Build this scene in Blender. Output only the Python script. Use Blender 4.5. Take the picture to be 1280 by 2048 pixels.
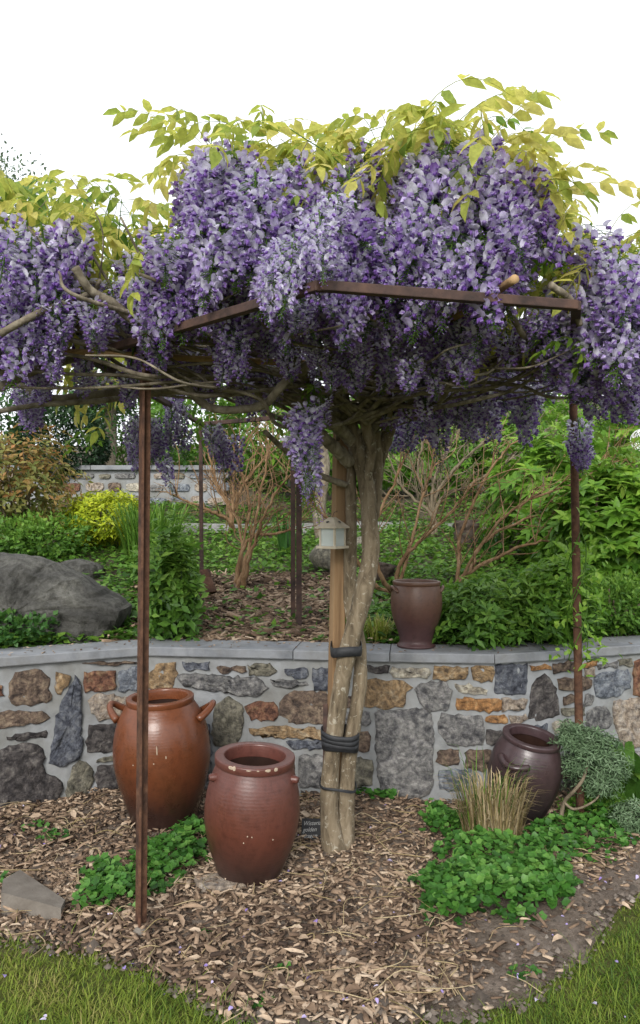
import bpy, math, random
import numpy as np
from mathutils import Vector, Matrix, Euler

random.seed(7)
R = np.random.RandomState(11)
for o in list(bpy.data.objects):
    bpy.data.objects.remove(o)
S = bpy.context.scene
COL = S.collection
rad = math.radians

# ------------------------------------------------------------------ camera, sky, sun, exposure
F = 1577.0; CX, CY = 640.0, 1024.0; EYE = 1.6
cd = bpy.data.cameras.new('camera'); cam = bpy.data.objects.new('camera', cd); COL.objects.link(cam)
cam.location = (0, 0, EYE); cam.rotation_euler = (rad(90), 0, 0)
cd.sensor_fit = 'VERTICAL'; cd.sensor_height = 36.0; cd.lens = F / 2048.0 * 36.0
cd.clip_start = 0.05; cd.clip_end = 2000
S.camera = cam

SUN_EL, SUN_AZ = rad(30), rad(192)           # high, behind and a little to the left of the camera
w = bpy.data.worlds.new('World'); S.world = w; w.use_nodes = True
nt = w.node_tree; nt.nodes.clear()
sky = nt.nodes.new('ShaderNodeTexSky'); sky.sky_type = 'NISHITA'; sky.sun_disc = False
sky.sun_elevation = SUN_EL; sky.sun_rotation = SUN_AZ; sky.dust_density = 6.0; sky.air_density = 1.0
hs = nt.nodes.new('ShaderNodeHueSaturation'); hs.inputs['Saturation'].default_value = 0.12
mx = nt.nodes.new('ShaderNodeMix'); mx.data_type = 'RGBA'; mx.inputs[0].default_value = 0.72
mx.inputs[7].default_value = (9.4, 9.7, 10.2, 1)   # even overcast cloud deck
bg = nt.nodes.new('ShaderNodeBackground'); bg.inputs['Strength'].default_value = 0.105
ow = nt.nodes.new('ShaderNodeOutputWorld')
nt.links.new(sky.outputs[0], hs.inputs['Color']); nt.links.new(hs.outputs[0], mx.inputs[6])
nt.links.new(mx.outputs[2], bg.inputs[0]); nt.links.new(bg.outputs[0], ow.inputs[0])
sd = bpy.data.lights.new('sun', 'SUN'); sd.energy = 1.7; sd.angle = rad(22); sd.color = (1, 0.96, 0.9)
so = bpy.data.objects.new('sun', sd); COL.objects.link(so)
so.rotation_euler = (rad(90) - SUN_EL, 0, rad(180) - SUN_AZ + math.pi)
# point the lamp from the sun's direction
sv = Vector((math.sin(SUN_AZ) * math.cos(SUN_EL), math.cos(SUN_AZ) * math.cos(SUN_EL), math.sin(SUN_EL)))
so.rotation_euler = sv.to_track_quat('Z', 'Y').to_euler()
vs = S.view_settings
S.display_settings.display_device = 'sRGB'
vs.view_transform = 'Standard'; vs.look = 'None'; vs.gamma = 1; vs.use_curve_mapping = False
vs.exposure = 0.85

# ------------------------------------------------------------------ helpers: objects
def tag(o, label=None, cat=None, group=None, kind=None):
    if label: o['label'] = label
    if cat: o['category'] = cat
    if group: o['group'] = group
    if kind: o['kind'] = kind
    return o
def thing(name, loc=(0, 0, 0), label=None, cat=None, group=None, kind=None):
    o = bpy.data.objects.new(name, None); COL.objects.link(o); o.location = loc
    o.empty_display_size = 0.1
    return tag(o, label, cat, group, kind)
def link(name, me, parent=None, loc=None, world=True):
    """link a mesh; vertices given in world space when world=True, so a parent's place is taken out again"""
    o = bpy.data.objects.new(name, me); COL.objects.link(o)
    if parent is not None:
        o.parent = parent
        if world: o.matrix_parent_inverse = Matrix.Translation(-Vector(parent.location))
    if loc is not None: o.location = loc
    return o
def npmesh(name, V, Fc, mat=None, smooth=False, tint=None, fmat=None):
    V = np.asarray(V, dtype=np.float32); Fc = np.asarray(Fc, dtype=np.int32)
    me = bpy.data.meshes.new(name)
    n, k = Fc.shape
    me.vertices.add(len(V)); me.vertices.foreach_set('co', V.ravel())
    me.loops.add(n * k); me.loops.foreach_set('vertex_index', Fc.ravel())
    me.polygons.add(n)
    me.polygons.foreach_set('loop_start', np.arange(0, n * k, k, dtype=np.int32))
    me.polygons.foreach_set('loop_total', np.full(n, k, dtype=np.int32))
    if smooth: me.polygons.foreach_set('use_smooth', np.ones(n, dtype=bool))
    if mat is not None:
        for m in (mat if isinstance(mat, (list, tuple)) else [mat]): me.materials.append(m)
    if fmat is not None: me.polygons.foreach_set('material_index', np.asarray(fmat, dtype=np.int32))
    if tint is not None:
        a = me.attributes.new('tint', 'FLOAT', 'POINT'); a.data.foreach_set('value', np.asarray(tint, dtype=np.float32))
    me.update(calc_edges=True); me.validate()
    return me
def pymesh(name, V, Fc, mat=None, smooth=False):
    me = bpy.data.meshes.new(name); me.from_pydata([tuple(v) for v in V], [], Fc)
    if mat is not None:
        for m in (mat if isinstance(mat, (list, tuple)) else [mat]): me.materials.append(m)
    if smooth: me.polygons.foreach_set('use_smooth', np.ones(len(me.polygons), dtype=bool))
    me.update(); return me
class Acc:
    """collects triangle soup with a tint"""
    def __init__(s): s.v = []; s.f = []; s.t = []; s.m = []; s.n = 0
    def add(s, V, Fc, t=0.5, m=0):
        V = np.asarray(V, dtype=np.float32); Fc = np.asarray(Fc, dtype=np.int32)
        s.v.append(V); s.f.append(Fc + s.n); s.n += len(V)
        s.t.append(np.full(len(V), t, dtype=np.float32) if np.isscalar(t) else np.asarray(t, dtype=np.float32))
        s.m.append(np.full(len(Fc), m, dtype=np.int32))
    def mesh(s, name, mat, smooth=False):
        return npmesh(name, np.concatenate(s.v), np.concatenate(s.f), mat, smooth, np.concatenate(s.t), np.concatenate(s.m))

# ------------------------------------------------------------------ helpers: pixels to places
def at(px, py, d): return np.array([(px - CX) / F * d, d, EYE - (py - CY) / F * d])
def G(px, py, z=0.0):
    d = (EYE - z) * F / (py - CY); return np.array([(px - CX) / F * d, d, z])
def proj(P):
    P = np.asarray(P); return CX + P[..., 0] / P[..., 1] * F, CY + (EYE - P[..., 2]) / P[..., 1] * F

# front wall in plan (face of the coping), pixel x and the pixel y of the coping's upper front edge
COPZ = 0.83
WP = []
for px, py in ((-700, 1372), (0, 1315), (285, 1294), (590, 1301), (780, 1306), (985, 1309), (1120, 1301), (1280, 1290), (1700, 1268)):
    WP.append(G(px, py, COPZ)[:2])
WP = np.array(WP)
def wall_y(x): return np.interp(x, WP[:, 0], WP[:, 1])
def sstep(a, b, x):
    t = np.clip((x - a) / (b - a), 0, 1); return t * t * (3 - 2 * t)
def terrain(x, y):
    x = np.asarray(x, dtype=float); y = np.asarray(y, dtype=float)
    t = y - wall_y(x) - 0.25
    z = 0.80 + 0.13 * np.clip(t, 0, 4.6) + 0.075 * np.clip(t - 4.6, 0, 1.6)
    L = 1.52 + 0.13 * sstep(10.0, 10.5, y) + 0.40 * sstep(10.55, 10.75, y) + 0.10 * np.clip(y - 10.8, 0, 30)
    Rr = z + 0.20 * np.clip(y - 10.2, 0, 30)
    k = sstep(-1.3, -0.2, x)
    z = np.where(y > 10.0, np.where(y > 10.0, (1 - k) * np.maximum(L, z) + k * Rr, z), z)
    z = z + 0.03 * np.sin(x * 2.3 + 1) * np.sin(y * 1.9) * np.clip(t, 0, 1)
    return z
def onbed(px, py):
    for d in np.arange(4.6, 30, 0.02):
        p = at(px, py, d)
        if p[2] <= terrain(p[0], p[1]): return p
    return at(px, py, 30)
BT = at(672, 1700, 1); TRX, TRY = 0.075, 3.70
def gz(x, y):
    return 0.012 * np.sin(x * 4.1 + 0.5) * np.sin(y * 3.3) + 0.008 * np.sin(x * 9 + y * 7) + 0.02 * np.exp(-((x - TRX) ** 2 + (y - TRY) ** 2) / 0.2)
# edge of the mulched bed: lawn lies below this line
EBX = np.array([-900, -400, 0, 150, 250, 350, 450, 600, 760, 850, 950, 1040, 1120, 1180, 1230, 1300, 1500, 1900])
EBY = np.array([1760, 1815, 1875, 1895, 1925, 1975, 2030, 2085, 2075, 2050, 2035, 2008, 1958, 1903, 1835, 1755, 1640, 1560])
def lawn_amount(x, y):   # > 0 on the lawn, in pixels past the edge
    px, py = proj(np.stack([x, y, np.zeros_like(x)], -1)); return py - np.interp(px, EBX, EBY)

# ------------------------------------------------------------------ materials
MATS = {}
def nodes(name):
    m = bpy.data.materials.new(name); m.use_nodes = True; t = m.node_tree; t.nodes.clear()
    out = t.nodes.new('ShaderNodeOutputMaterial'); b = t.nodes.new('ShaderNodeBsdfPrincipled')
    t.links.new(b.outputs[0], out.inputs[0]); MATS[name] = m
    return m, t, b, out
def ramp(t, cols, pos=None):
    r = t.nodes.new('ShaderNodeValToRGB'); e = r.color_ramp.elements
    pos = pos or [i / (len(cols) - 1) for i in range(len(cols))]
    while len(e) < len(cols): e.new(0.5)
    for q, p, c in zip(e, pos, cols): q.position = p; q.color = (*c, 1)
    return r
def noise(t, scale, detail=6, rough=0.6, vec=None, dist=0.0):
    n = t.nodes.new('ShaderNodeTexNoise'); n.inputs['Scale'].default_value = scale; n.inputs['Detail'].default_value = detail
    n.inputs['Roughness'].default_value = rough; n.inputs['Distortion'].default_value = dist
    if vec is not None: t.links.new(vec, n.inputs['Vector'])
    return n
def bump(t, b, h, strength=0.4, dist=0.01):
    u = t.nodes.new('ShaderNodeBump'); u.inputs['Strength'].default_value = strength; u.inputs['Distance'].default_value = dist
    t.links.new(h, u.inputs['Height']); t.links.new(u.outputs[0], b.inputs['Normal']); return u
def mixc(t, fac, a, c, mode='MIX'):
    m = t.nodes.new('ShaderNodeMix'); m.data_type = 'RGBA'; m.blend_type = mode
    for sock, v in ((m.inputs[0], fac), (m.inputs[6], a), (m.inputs[7], c)):
        if hasattr(v, 'links') or hasattr(v, 'is_output'): t.links.new(v, sock)
        elif isinstance(v, tuple): sock.default_value = (*v, 1)
        else: sock.default_value = v
    return m.outputs[2]
def objvec(t, rnd=True):
    c = t.nodes.new('ShaderNodeTexCoord')
    if not rnd: return c.outputs['Object']
    oi = t.nodes.new('ShaderNodeObjectInfo'); mu = t.nodes.new('ShaderNodeVectorMath'); mu.operation = 'SCALE'
    co = t.nodes.new('ShaderNodeCombineXYZ')
    for i in range(3): t.links.new(oi.outputs['Random'], co.inputs[i])
    t.links.new(co.outputs[0], mu.inputs[0]); mu.inputs['Scale'].default_value = 37.0
    ad = t.nodes.new('ShaderNodeVectorMath'); ad.operation = 'ADD'
    t.links.new(c.outputs['Object'], ad.inputs[0]); t.links.new(mu.outputs[0], ad.inputs[1]); return ad.outputs[0]
def m_surface(name, cols, scale, rough=0.85, bscale=None, bstr=0.5, bdist=0.01, detail=8, fine=None, spec=0.3, pos=None, dist=0.3):
    m, t, b, o = nodes(name); v = objvec(t)
    n = noise(t, scale, detail, 0.62, v, dist); r = ramp(t, cols, pos or [0.3 + 0.4 * i / (len(cols) - 1) for i in range(len(cols))])
    t.links.new(n.outputs['Fac'], r.inputs[0]); c = r.outputs[0]
    if fine:
        n2 = noise(t, fine[0], 4, 0.7, v); r2 = ramp(t, [fine[1], (1, 1, 1)], [0.35, 0.6]); t.links.new(n2.outputs['Fac'], r2.inputs[0])
        c = mixc(t, 1.0, c, r2.outputs[0], 'MULTIPLY')
    t.links.new(c, b.inputs['Base Color']); b.inputs['Roughness'].default_value = rough; b.inputs['Specular IOR Level'].default_value = spec
    nb = noise(t, bscale or scale * 4, 8, 0.7, v); bump(t, b, nb.outputs['Fac'], bstr, bdist)
    return m
def m_tint(name, cols, rough=0.55, transl=0.35, tcol=None, spec=0.3, pos=None, objr=0.0):
    """leaf, petal or chip: colour from the per-piece tint; thin pieces let light through"""
    m, t, b, o = nodes(name)
    a = t.nodes.new('ShaderNodeAttribute'); a.attribute_name = 'tint'
    fac = a.outputs['Fac']
    if objr:
        oi = t.nodes.new('ShaderNodeObjectInfo'); mm = t.nodes.new('ShaderNodeMath'); mm.operation = 'MULTIPLY_ADD'
        t.links.new(oi.outputs['Random'], mm.inputs[0]); mm.inputs[1].default_value = objr
        m2 = t.nodes.new('ShaderNodeMath'); m2.operation = 'SUBTRACT'; t.links.new(fac, m2.inputs[0]); m2.inputs[1].default_value = objr / 2
        t.links.new(m2.outputs[0], mm.inputs[2]); fac = mm.outputs[0]
    r = ramp(t, cols, pos); t.links.new(fac, r.inputs[0])
    g = t.nodes.new('ShaderNodeNewGeometry'); n = noise(t, 60, 3, 0.6, g.outputs['Position'])
    r2 = ramp(t, [(0.72, 0.72, 0.72), (1.12, 1.12, 1.12)], [0.3, 0.7]); t.links.new(n.outputs['Fac'], r2.inputs[0])
    c = mixc(t, 1.0, r.outputs[0], r2.outputs[0], 'MULTIPLY')
    t.links.new(c, b.inputs['Base Color']); b.inputs['Roughness'].default_value = rough; b.inputs['Specular IOR Level'].default_value = spec
    if transl:
        tr = t.nodes.new('ShaderNodeBsdfTranslucent'); mxs = t.nodes.new('ShaderNodeMixShader'); mxs.inputs[0].default_value = transl
        if tcol is not None:
            t.links.new(mixc(t, 1.0, c, tcol, 'MULTIPLY'), tr.inputs[0])
        else: t.links.new(c, tr.inputs[0])
        t.links.new(b.outputs[0], mxs.inputs[1]); t.links.new(tr.outputs[0], mxs.inputs[2]); t.links.new(mxs.outputs[0], o.inputs[0])
    return m

M_mortar = m_surface('mortar', [(0.165, 0.173, 0.182), (0.255, 0.265, 0.275), (0.205, 0.21, 0.215)], 5, 0.95, 60, 0.6, 0.006, fine=(2.2, (0.72, 0.70, 0.64)))
SC = {
 'slate': [(0.045, 0.05, 0.065), (0.12, 0.13, 0.155), (0.20, 0.21, 0.225)],
 'grey': [(0.085, 0.085, 0.088), (0.20, 0.195, 0.185), (0.31, 0.30, 0.285)],
 'bluegrey': [(0.10, 0.115, 0.14), (0.20, 0.22, 0.25), (0.30, 0.32, 0.335)],
 'brown': [(0.055, 0.042, 0.036), (0.17, 0.12, 0.088), (0.28, 0.215, 0.15)],
 'ochre': [(0.12, 0.085, 0.055), (0.33, 0.22, 0.115), (0.43, 0.34, 0.22)],
 'orange': [(0.20, 0.115, 0.06), (0.40, 0.20, 0.075), (0.44, 0.27, 0.13)],
 'rust': [(0.08, 0.040, 0.030), (0.22, 0.105, 0.065), (0.30, 0.19, 0.11)],
 'cream': [(0.26, 0.225, 0.17), (0.47, 0.43, 0.34), (0.56, 0.53, 0.45)],
 'olive': [(0.105, 0.10, 0.075), (0.20, 0.185, 0.14), (0.285, 0.265, 0.20)],
 'dark': [(0.03, 0.027, 0.026), (0.085, 0.075, 0.072), (0.18, 0.165, 0.15)],
 'tan': [(0.23, 0.18, 0.135), (0.37, 0.30, 0.23), (0.44, 0.39, 0.33)],
}
M_stone = {k: m_surface('stone_' + k, v, 13, 0.9, 26, 1.0, 0.035, fine=(30, (0.36, 0.36, 0.40)), dist=1.6, pos=[0.34, 0.5, 0.64]) for k, v in SC.items()}
M_coping = m_surface('bluestone', [(0.125, 0.135, 0.152), (0.21, 0.22, 0.235), (0.16, 0.168, 0.182)], 4, 0.8, 80, 0.2, 0.003, fine=(7, (0.82, 0.8, 0.76)))
M_rust = m_surface('rusty_iron', [(0.035, 0.018, 0.012), (0.085, 0.04, 0.023), (0.13, 0.066, 0.036)], 16, 0.8, 90, 0.5, 0.004, fine=(50, (0.6, 0.55, 0.5)))
M_darkiron = m_surface('dark_iron', [(0.02, 0.014, 0.013), (0.055, 0.032, 0.026), (0.09, 0.05, 0.036)], 14, 0.75, 80, 0.5, 0.003)
M_rubber = m_surface('black_rubber', [(0.012, 0.013, 0.015), (0.03, 0.031, 0.034)], 20, 0.6, 60, 0.4, 0.004)
M_tin = m_surface('cream_tin', [(0.30, 0.26, 0.19), (0.42, 0.375, 0.29)], 14, 0.55, 40, 0.2, 0.002)
M_concrete = m_surface('concrete', [(0.10, 0.085, 0.07), (0.19, 0.17, 0.145)], 9, 0.95, 50, 0.5, 0.006)
M_boulder = m_surface('boulder_rock', [(0.035, 0.034, 0.031), (0.105, 0.102, 0.092), (0.20, 0.195, 0.172)], 3.5, 0.95, 22, 1.0, 0.06, fine=(20, (0.45, 0.45, 0.42)))
M_soil = m_surface('soil', [(0.085, 0.065, 0.05), (0.17, 0.135, 0.108), (0.22, 0.18, 0.145)], 5, 1.0, 40, 1.0, 0.02, fine=(18, (0.6, 0.57, 0.53)))
M_bedsoil = m_surface('bed_soil', [(0.04, 0.03, 0.022), (0.085, 0.065, 0.046), (0.06, 0.075, 0.03)], 3, 1.0, 30, 1.0, 0.02)
M_turf = m_surface('turf', [(0.06, 0.075, 0.014), (0.11, 0.125, 0.022), (0.13, 0.11, 0.05)], 4, 1.0, 60, 1.0, 0.02, fine=(30, (0.55, 0.55, 0.5)))
M_path = m_surface('pale_paving', [(0.10, 0.10, 0.085), (0.27, 0.26, 0.25), (0.36, 0.35, 0.34)], 14, 0.9, 14, 0.8, 0.03, fine=(6, (0.5, 0.52, 0.45)))

def m_glaze(name, top, mid, low, rough=0.32, h=0.6, split=0.42):
    m, t, b, o = nodes(name); c = t.nodes.new('ShaderNodeTexCoord'); v = c.outputs['Object']
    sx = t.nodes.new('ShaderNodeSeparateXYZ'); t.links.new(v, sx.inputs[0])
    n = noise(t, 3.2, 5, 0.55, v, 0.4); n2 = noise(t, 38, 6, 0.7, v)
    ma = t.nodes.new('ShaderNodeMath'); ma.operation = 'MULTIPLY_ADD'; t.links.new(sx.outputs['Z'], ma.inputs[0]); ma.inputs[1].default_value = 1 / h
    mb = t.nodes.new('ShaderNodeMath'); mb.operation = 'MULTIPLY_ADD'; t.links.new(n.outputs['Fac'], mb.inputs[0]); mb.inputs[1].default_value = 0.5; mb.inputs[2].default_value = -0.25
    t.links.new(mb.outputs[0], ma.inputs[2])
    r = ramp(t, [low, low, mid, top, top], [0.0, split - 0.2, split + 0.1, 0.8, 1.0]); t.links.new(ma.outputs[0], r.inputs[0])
    r2 = ramp(t, [(0.62, 0.6, 0.6), (1, 1, 1), (1.15, 1.1, 1.08)], [0.25, 0.5, 0.75]); t.links.new(n2.outputs['Fac'], r2.inputs[0])
    t.links.new(mixc(t, 1.0, r.outputs[0], r2.outputs[0], 'MULTIPLY'), b.inputs['Base Color'])
    rr = ramp(t, [(rough - 0.08,) * 3, (rough + 0.22,) * 3], [0.3, 0.7]); t.links.new(n.outputs['Fac'], rr.inputs[0]); t.links.new(rr.outputs[0], b.inputs['Roughness'])
    wv = t.nodes.new('ShaderNodeTexWave'); wv.bands_direction = 'Z'; wv.inputs['Scale'].default_value = 22; wv.inputs['Distortion'].default_value = 5.0; wv.inputs['Detail'].default_value = 2
    wv.inputs['Detail Scale'].default_value = 0.6; t.links.new(v, wv.inputs['Vector'])
    ad = t.nodes.new('ShaderNodeMath'); ad.operation = 'MULTIPLY_ADD'; t.links.new(wv.outputs['Fac'], ad.inputs[0]); ad.inputs[1].default_value = 0.16; t.links.new(n2.outputs['Fac'], ad.inputs[2])
    bump(t, b, ad.outputs[0], 0.25, 0.003); b.inputs['Specular IOR Level'].default_value = 0.45
    return m
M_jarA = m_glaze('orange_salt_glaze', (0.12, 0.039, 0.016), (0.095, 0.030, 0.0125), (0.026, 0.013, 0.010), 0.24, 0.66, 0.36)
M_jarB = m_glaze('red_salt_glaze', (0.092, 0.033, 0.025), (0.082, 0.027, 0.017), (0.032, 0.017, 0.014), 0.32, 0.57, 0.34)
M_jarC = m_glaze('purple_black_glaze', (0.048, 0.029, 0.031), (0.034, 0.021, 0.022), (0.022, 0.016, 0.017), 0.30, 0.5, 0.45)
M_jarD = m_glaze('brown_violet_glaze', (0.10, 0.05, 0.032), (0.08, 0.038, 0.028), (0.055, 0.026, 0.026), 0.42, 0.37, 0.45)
M_chip = m_surface('bare_clay', [(0.26, 0.19, 0.13), (0.42, 0.35, 0.27)], 60, 0.9, 80, 0.3, 0.002)

def m_bark(name, cols, lichen=None, scale=7, sz=0.25, bs=1.0):
    m, t, b, o = nodes(name); v = objvec(t)
    mp = t.nodes.new('ShaderNodeMapping'); mp.inputs['Scale'].default_value = (1, 1, sz); t.links.new(v, mp.inputs[0])
    n = noise(t, scale * 4, 8, 0.65, mp.outputs[0], 0.5); r = ramp(t, cols, [0.3, 0.5, 0.72]); t.links.new(n.outputs['Fac'], r.inputs[0]); c = r.outputs[0]
    if lichen:
        n2 = noise(t, 42, 4, 0.6, v, 0.6); r2 = ramp(t, [(0, 0, 0), (1, 1, 1)], [0.58, 0.68]); t.links.new(n2.outputs['Fac'], r2.inputs[0])
        c = mixc(t, r2.outputs[0], c, lichen)
    t.links.new(c, b.inputs['Base Color']); b.inputs['Roughness'].default_value = 0.95; b.inputs['Specular IOR Level'].default_value = 0.2
    bump(t, b, n.outputs['Fac'], bs, 0.012); return m
M_trunk = m_bark('wisteria_bark', [(0.06, 0.046, 0.03), (0.155, 0.122, 0.08), (0.25, 0.205, 0.145)], (0.31, 0.285, 0.225))
M_branch = m_bark('vine_bark', [(0.065, 0.053, 0.038), (0.16, 0.136, 0.10), (0.29, 0.255, 0.195)], None, 6, 0.6, 0.8)
M_timber = m_bark('sawn_timber', [(0.12, 0.072, 0.038), (0.21, 0.132, 0.07), (0.28, 0.19, 0.105)], None, 5, 0.05, 0.4)
M_bamboo = m_bark('bamboo', [(0.19, 0.115, 0.055), (0.31, 0.20, 0.095), (0.38, 0.26, 0.14)], None, 5, 0.5, 0.2)
M_peel = m_bark('peeling_bark', [(0.09, 0.048, 0.025), (0.19, 0.115, 0.06), (0.29, 0.20, 0.12)], None, 5, 0.4, 0.8)
M_twig = m_bark('grey_twig', [(0.07, 0.055, 0.036), (0.15, 0.12, 0.082), (0.24, 0.20, 0.14)], None, 5, 0.5, 0.6)
M_stump = m_bark('rotten_wood', [(0.02, 0.015, 0.012), (0.06, 0.045, 0.036), (0.12, 0.095, 0.075)], None, 4, 0.3, 1.0)

M_petal = m_tint('wisteria_petal', [(0.16, 0.065, 0.36), (0.30, 0.16, 0.53), (0.52, 0.43, 0.70), (0.70, 0.66, 0.83), (0.82, 0.81, 0.90)], 0.6, 0.5, objr=0.22)
M_gold = m_tint('golden_leaf', [(0.15, 0.27, 0.05), (0.38, 0.45, 0.08), (0.60, 0.58, 0.13), (0.68, 0.60, 0.19)], 0.5, 0.6, objr=0.5)
M_fresh = m_tint('fresh_green_leaf', [(0.07, 0.16, 0.018), (0.13, 0.25, 0.03), (0.24, 0.35, 0.045)], 0.5, 0.45, objr=0.3)
M_mallow = m_tint('ground_cover_leaf', [(0.025, 0.085, 0.015), (0.06, 0.18, 0.026), (0.15, 0.31, 0.06)], 0.45, 0.35)
M_green = m_tint('mid_green_leaf', [(0.035, 0.095, 0.014), (0.095, 0.215, 0.028), (0.20, 0.34, 0.05)], 0.5, 0.4)
M_rhodo = m_tint('shrub_leaf', [(0.05, 0.13, 0.016), (0.13, 0.28, 0.028), (0.26, 0.42, 0.055)], 0.45, 0.45)
M_dark = m_tint('dark_green_leaf', [(0.010, 0.026, 0.010), (0.022, 0.055, 0.020), (0.045, 0.09, 0.035)], 0.4, 0.15)
M_deep = m_tint('deep_green_leaf', [(0.018, 0.06, 0.014), (0.042, 0.12, 0.024), (0.09, 0.19, 0.036)], 0.5, 0.3)
M_lime = m_tint('lime_leaf', [(0.14, 0.22, 0.01), (0.36, 0.44, 0.015), (0.52, 0.55, 0.04)], 0.5, 0.35)
M_redleaf = m_tint('bronze_leaf', [(0.07, 0.12, 0.028), (0.20, 0.20, 0.05), (0.40, 0.19, 0.07)], 0.5, 0.35)
M_juniper = m_tint('juniper_needle', [(0.05, 0.095, 0.04), (0.115, 0.185, 0.09), (0.20, 0.28, 0.17)], 0.6, 0.2)
M_grass = m_tint('grass_blade', [(0.05, 0.11, 0.012), (0.13, 0.20, 0.02), (0.22, 0.28, 0.035), (0.33, 0.29, 0.10)], 0.6, 0.35)
M_straw = m_tint('dry_straw', [(0.17, 0.15, 0.05), (0.34, 0.255, 0.13), (0.50, 0.41, 0.26)], 0.7, 0.2)
M_wood = m_tint('wood_chip', [(0.045, 0.028, 0.019), (0.14, 0.092, 0.06), (0.29, 0.205, 0.138), (0.46, 0.36, 0.262)], 0.85, 0.0)
M_fallen = m_tint('fallen_petal', [(0.25, 0.17, 0.48), (0.48, 0.40, 0.68), (0.6, 0.55, 0.7)], 0.6, 0.2)
M_clod = m_tint('soil_crumb', [(0.06, 0.048, 0.038), (0.15, 0.122, 0.10), (0.30, 0.26, 0.22)], 0.95, 0.0)
M_fartree = m_tint('far_leaf', [(0.06, 0.10, 0.05), (0.11, 0.17, 0.09), (0.16, 0.22, 0.12)], 0.6, 0.35)

# ------------------------------------------------------------------ helpers: shapes
def catmull(P, n):
    P = np.asarray(P, dtype=float)
    if len(P) < 3: return P[0] + (P[-1] - P[0]) * np.linspace(0, 1, n)[:, None]
    Q = np.vstack([2 * P[0] - P[1], P, 2 * P[-1] - P[-2]]); m = len(P) - 1
    out = []
    for u in np.linspace(0, m, n):
        i = min(int(u), m - 1); t = u - i; a, b, c, d = Q[i:i + 4]
        out.append(0.5 * (2 * b + (c - a) * t + (2 * a - 5 * b + 4 * c - d) * t * t + (3 * b - a - 3 * c + d) * t ** 3))
    return np.array(out)
def tube_vf(P, rr, sides=7, cap=True, rough=0.0, rs=R):
    P = np.asarray(P, dtype=float); n = len(P); rr = np.broadcast_to(np.asarray(rr, dtype=float), (n,))
    T = np.gradient(P, axis=0); T /= np.linalg.norm(T, axis=1)[:, None] + 1e-9
    N = np.zeros_like(P); a = np.array([0, 0, 1.0]) if abs(T[0][2]) < 0.8 else np.array([1.0, 0, 0])
    v = np.cross(T[0], a); v /= np.linalg.norm(v); N[0] = v
    for i in range(1, n):
        v = N[i - 1] - T[i] * np.dot(N[i - 1], T[i]); N[i] = v / (np.linalg.norm(v) + 1e-9)
    B = np.cross(T, N); th = np.arange(sides) * 2 * math.pi / sides
    rad_ = rr[:, None] * (1 + (rough * rs.uniform(-1, 1, (n, sides)) if rough else 0))
    V = P[:, None] + rad_[..., None] * (np.cos(th)[None, :, None] * N[:, None] + np.sin(th)[None, :, None] * B[:, None])
    V = V.reshape(-1, 3); f = []
    for i in range(n - 1):
        for j in range(sides):
            k = (j + 1) % sides; a0, a1, b0, b1 = i * sides + j, i * sides + k, (i + 1) * sides + j, (i + 1) * sides + k
            f.append((a0, a1, b1)); f.append((a0, b1, b0))
    if cap:
        V = np.vstack([V, P[0], P[-1]]); c0, c1 = len(V) - 2, len(V) - 1; e = (n - 1) * sides
        for j in range(sides):
            k = (j + 1) % sides; f.append((c0, k, j)); f.append((c1, e + j, e + k))
    return V, np.array(f)
def tube(name, pts, r0, r1, mat, parent, n=None, sides=8, rough=0.06, wob=0.0, prof=None):
    n = n or max(6, 5 * (len(pts) - 1)); P = catmull(pts, n); t = np.linspace(0, 1, n)
    if wob: P = P + wob * np.stack([np.sin(t * 17 + pts[0][0] * 9), np.sin(t * 13 + pts[0][1] * 7), np.sin(t * 15 + 2)], 1) * (t * (1 - t) * 4)[:, None] ** 0.5
    rr = r0 + (r1 - r0) * t
    V, f = tube_vf(P, rr, sides, True, rough)
    return link(name, npmesh(name, V, f, mat, True), parent)
def box_vf(c, s, rotz=0.0, bev=0.0):
    c = np.asarray(c); s = np.asarray(s) / 2
    if bev <= 0:
        V = np.array([(x, y, z) for z in (-1, 1) for y in (-1, 1) for x in (-1, 1)]) * s
        f = [(0, 2, 3, 1), (4, 5, 7, 6), (0, 1, 5, 4), (2, 6, 7, 3), (0, 4, 6, 2), (1, 3, 7, 5)]
    else:
        import bmesh
        bm = bmesh.new(); bmesh.ops.create_cube(bm, size=1.0)
        for v in bm.verts: v.co = Vector([v.co[i] * 2 * s[i] for i in range(3)])
        bmesh.ops.bevel(bm, geom=list(bm.edges), offset=bev, segments=2, affect='EDGES', profile=0.6)
        bm.verts.index_update(); V = np.array([v.co[:] for v in bm.verts]); f = [tuple(v.index for v in q.verts) for q in bm.faces]; bm.free()
    ca, sa = math.cos(rotz), math.sin(rotz)
    V = np.stack([V[:, 0] * ca - V[:, 1] * sa, V[:, 0] * sa + V[:, 1] * ca, V[:, 2]], 1) + c
    return V, f
def bar(name, A, B, wx, wz, mat, parent, bev=0.003, roll=0.0):
    """square bar from A to B"""
    A = Vector(A); B = Vector(B); L = (B - A).length
    V, f = box_vf((0, 0, L / 2), (wx, wz, L), 0, bev)
    M = Matrix.Translation(A) @ (B - A).to_track_quat('Z', 'Y').to_matrix().to_4x4() @ Matrix.Rotation(roll, 4, 'Z')
    V = [M @ Vector(v) for v in V]
    return link(name, pymesh(name, V, f, mat), parent)
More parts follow.
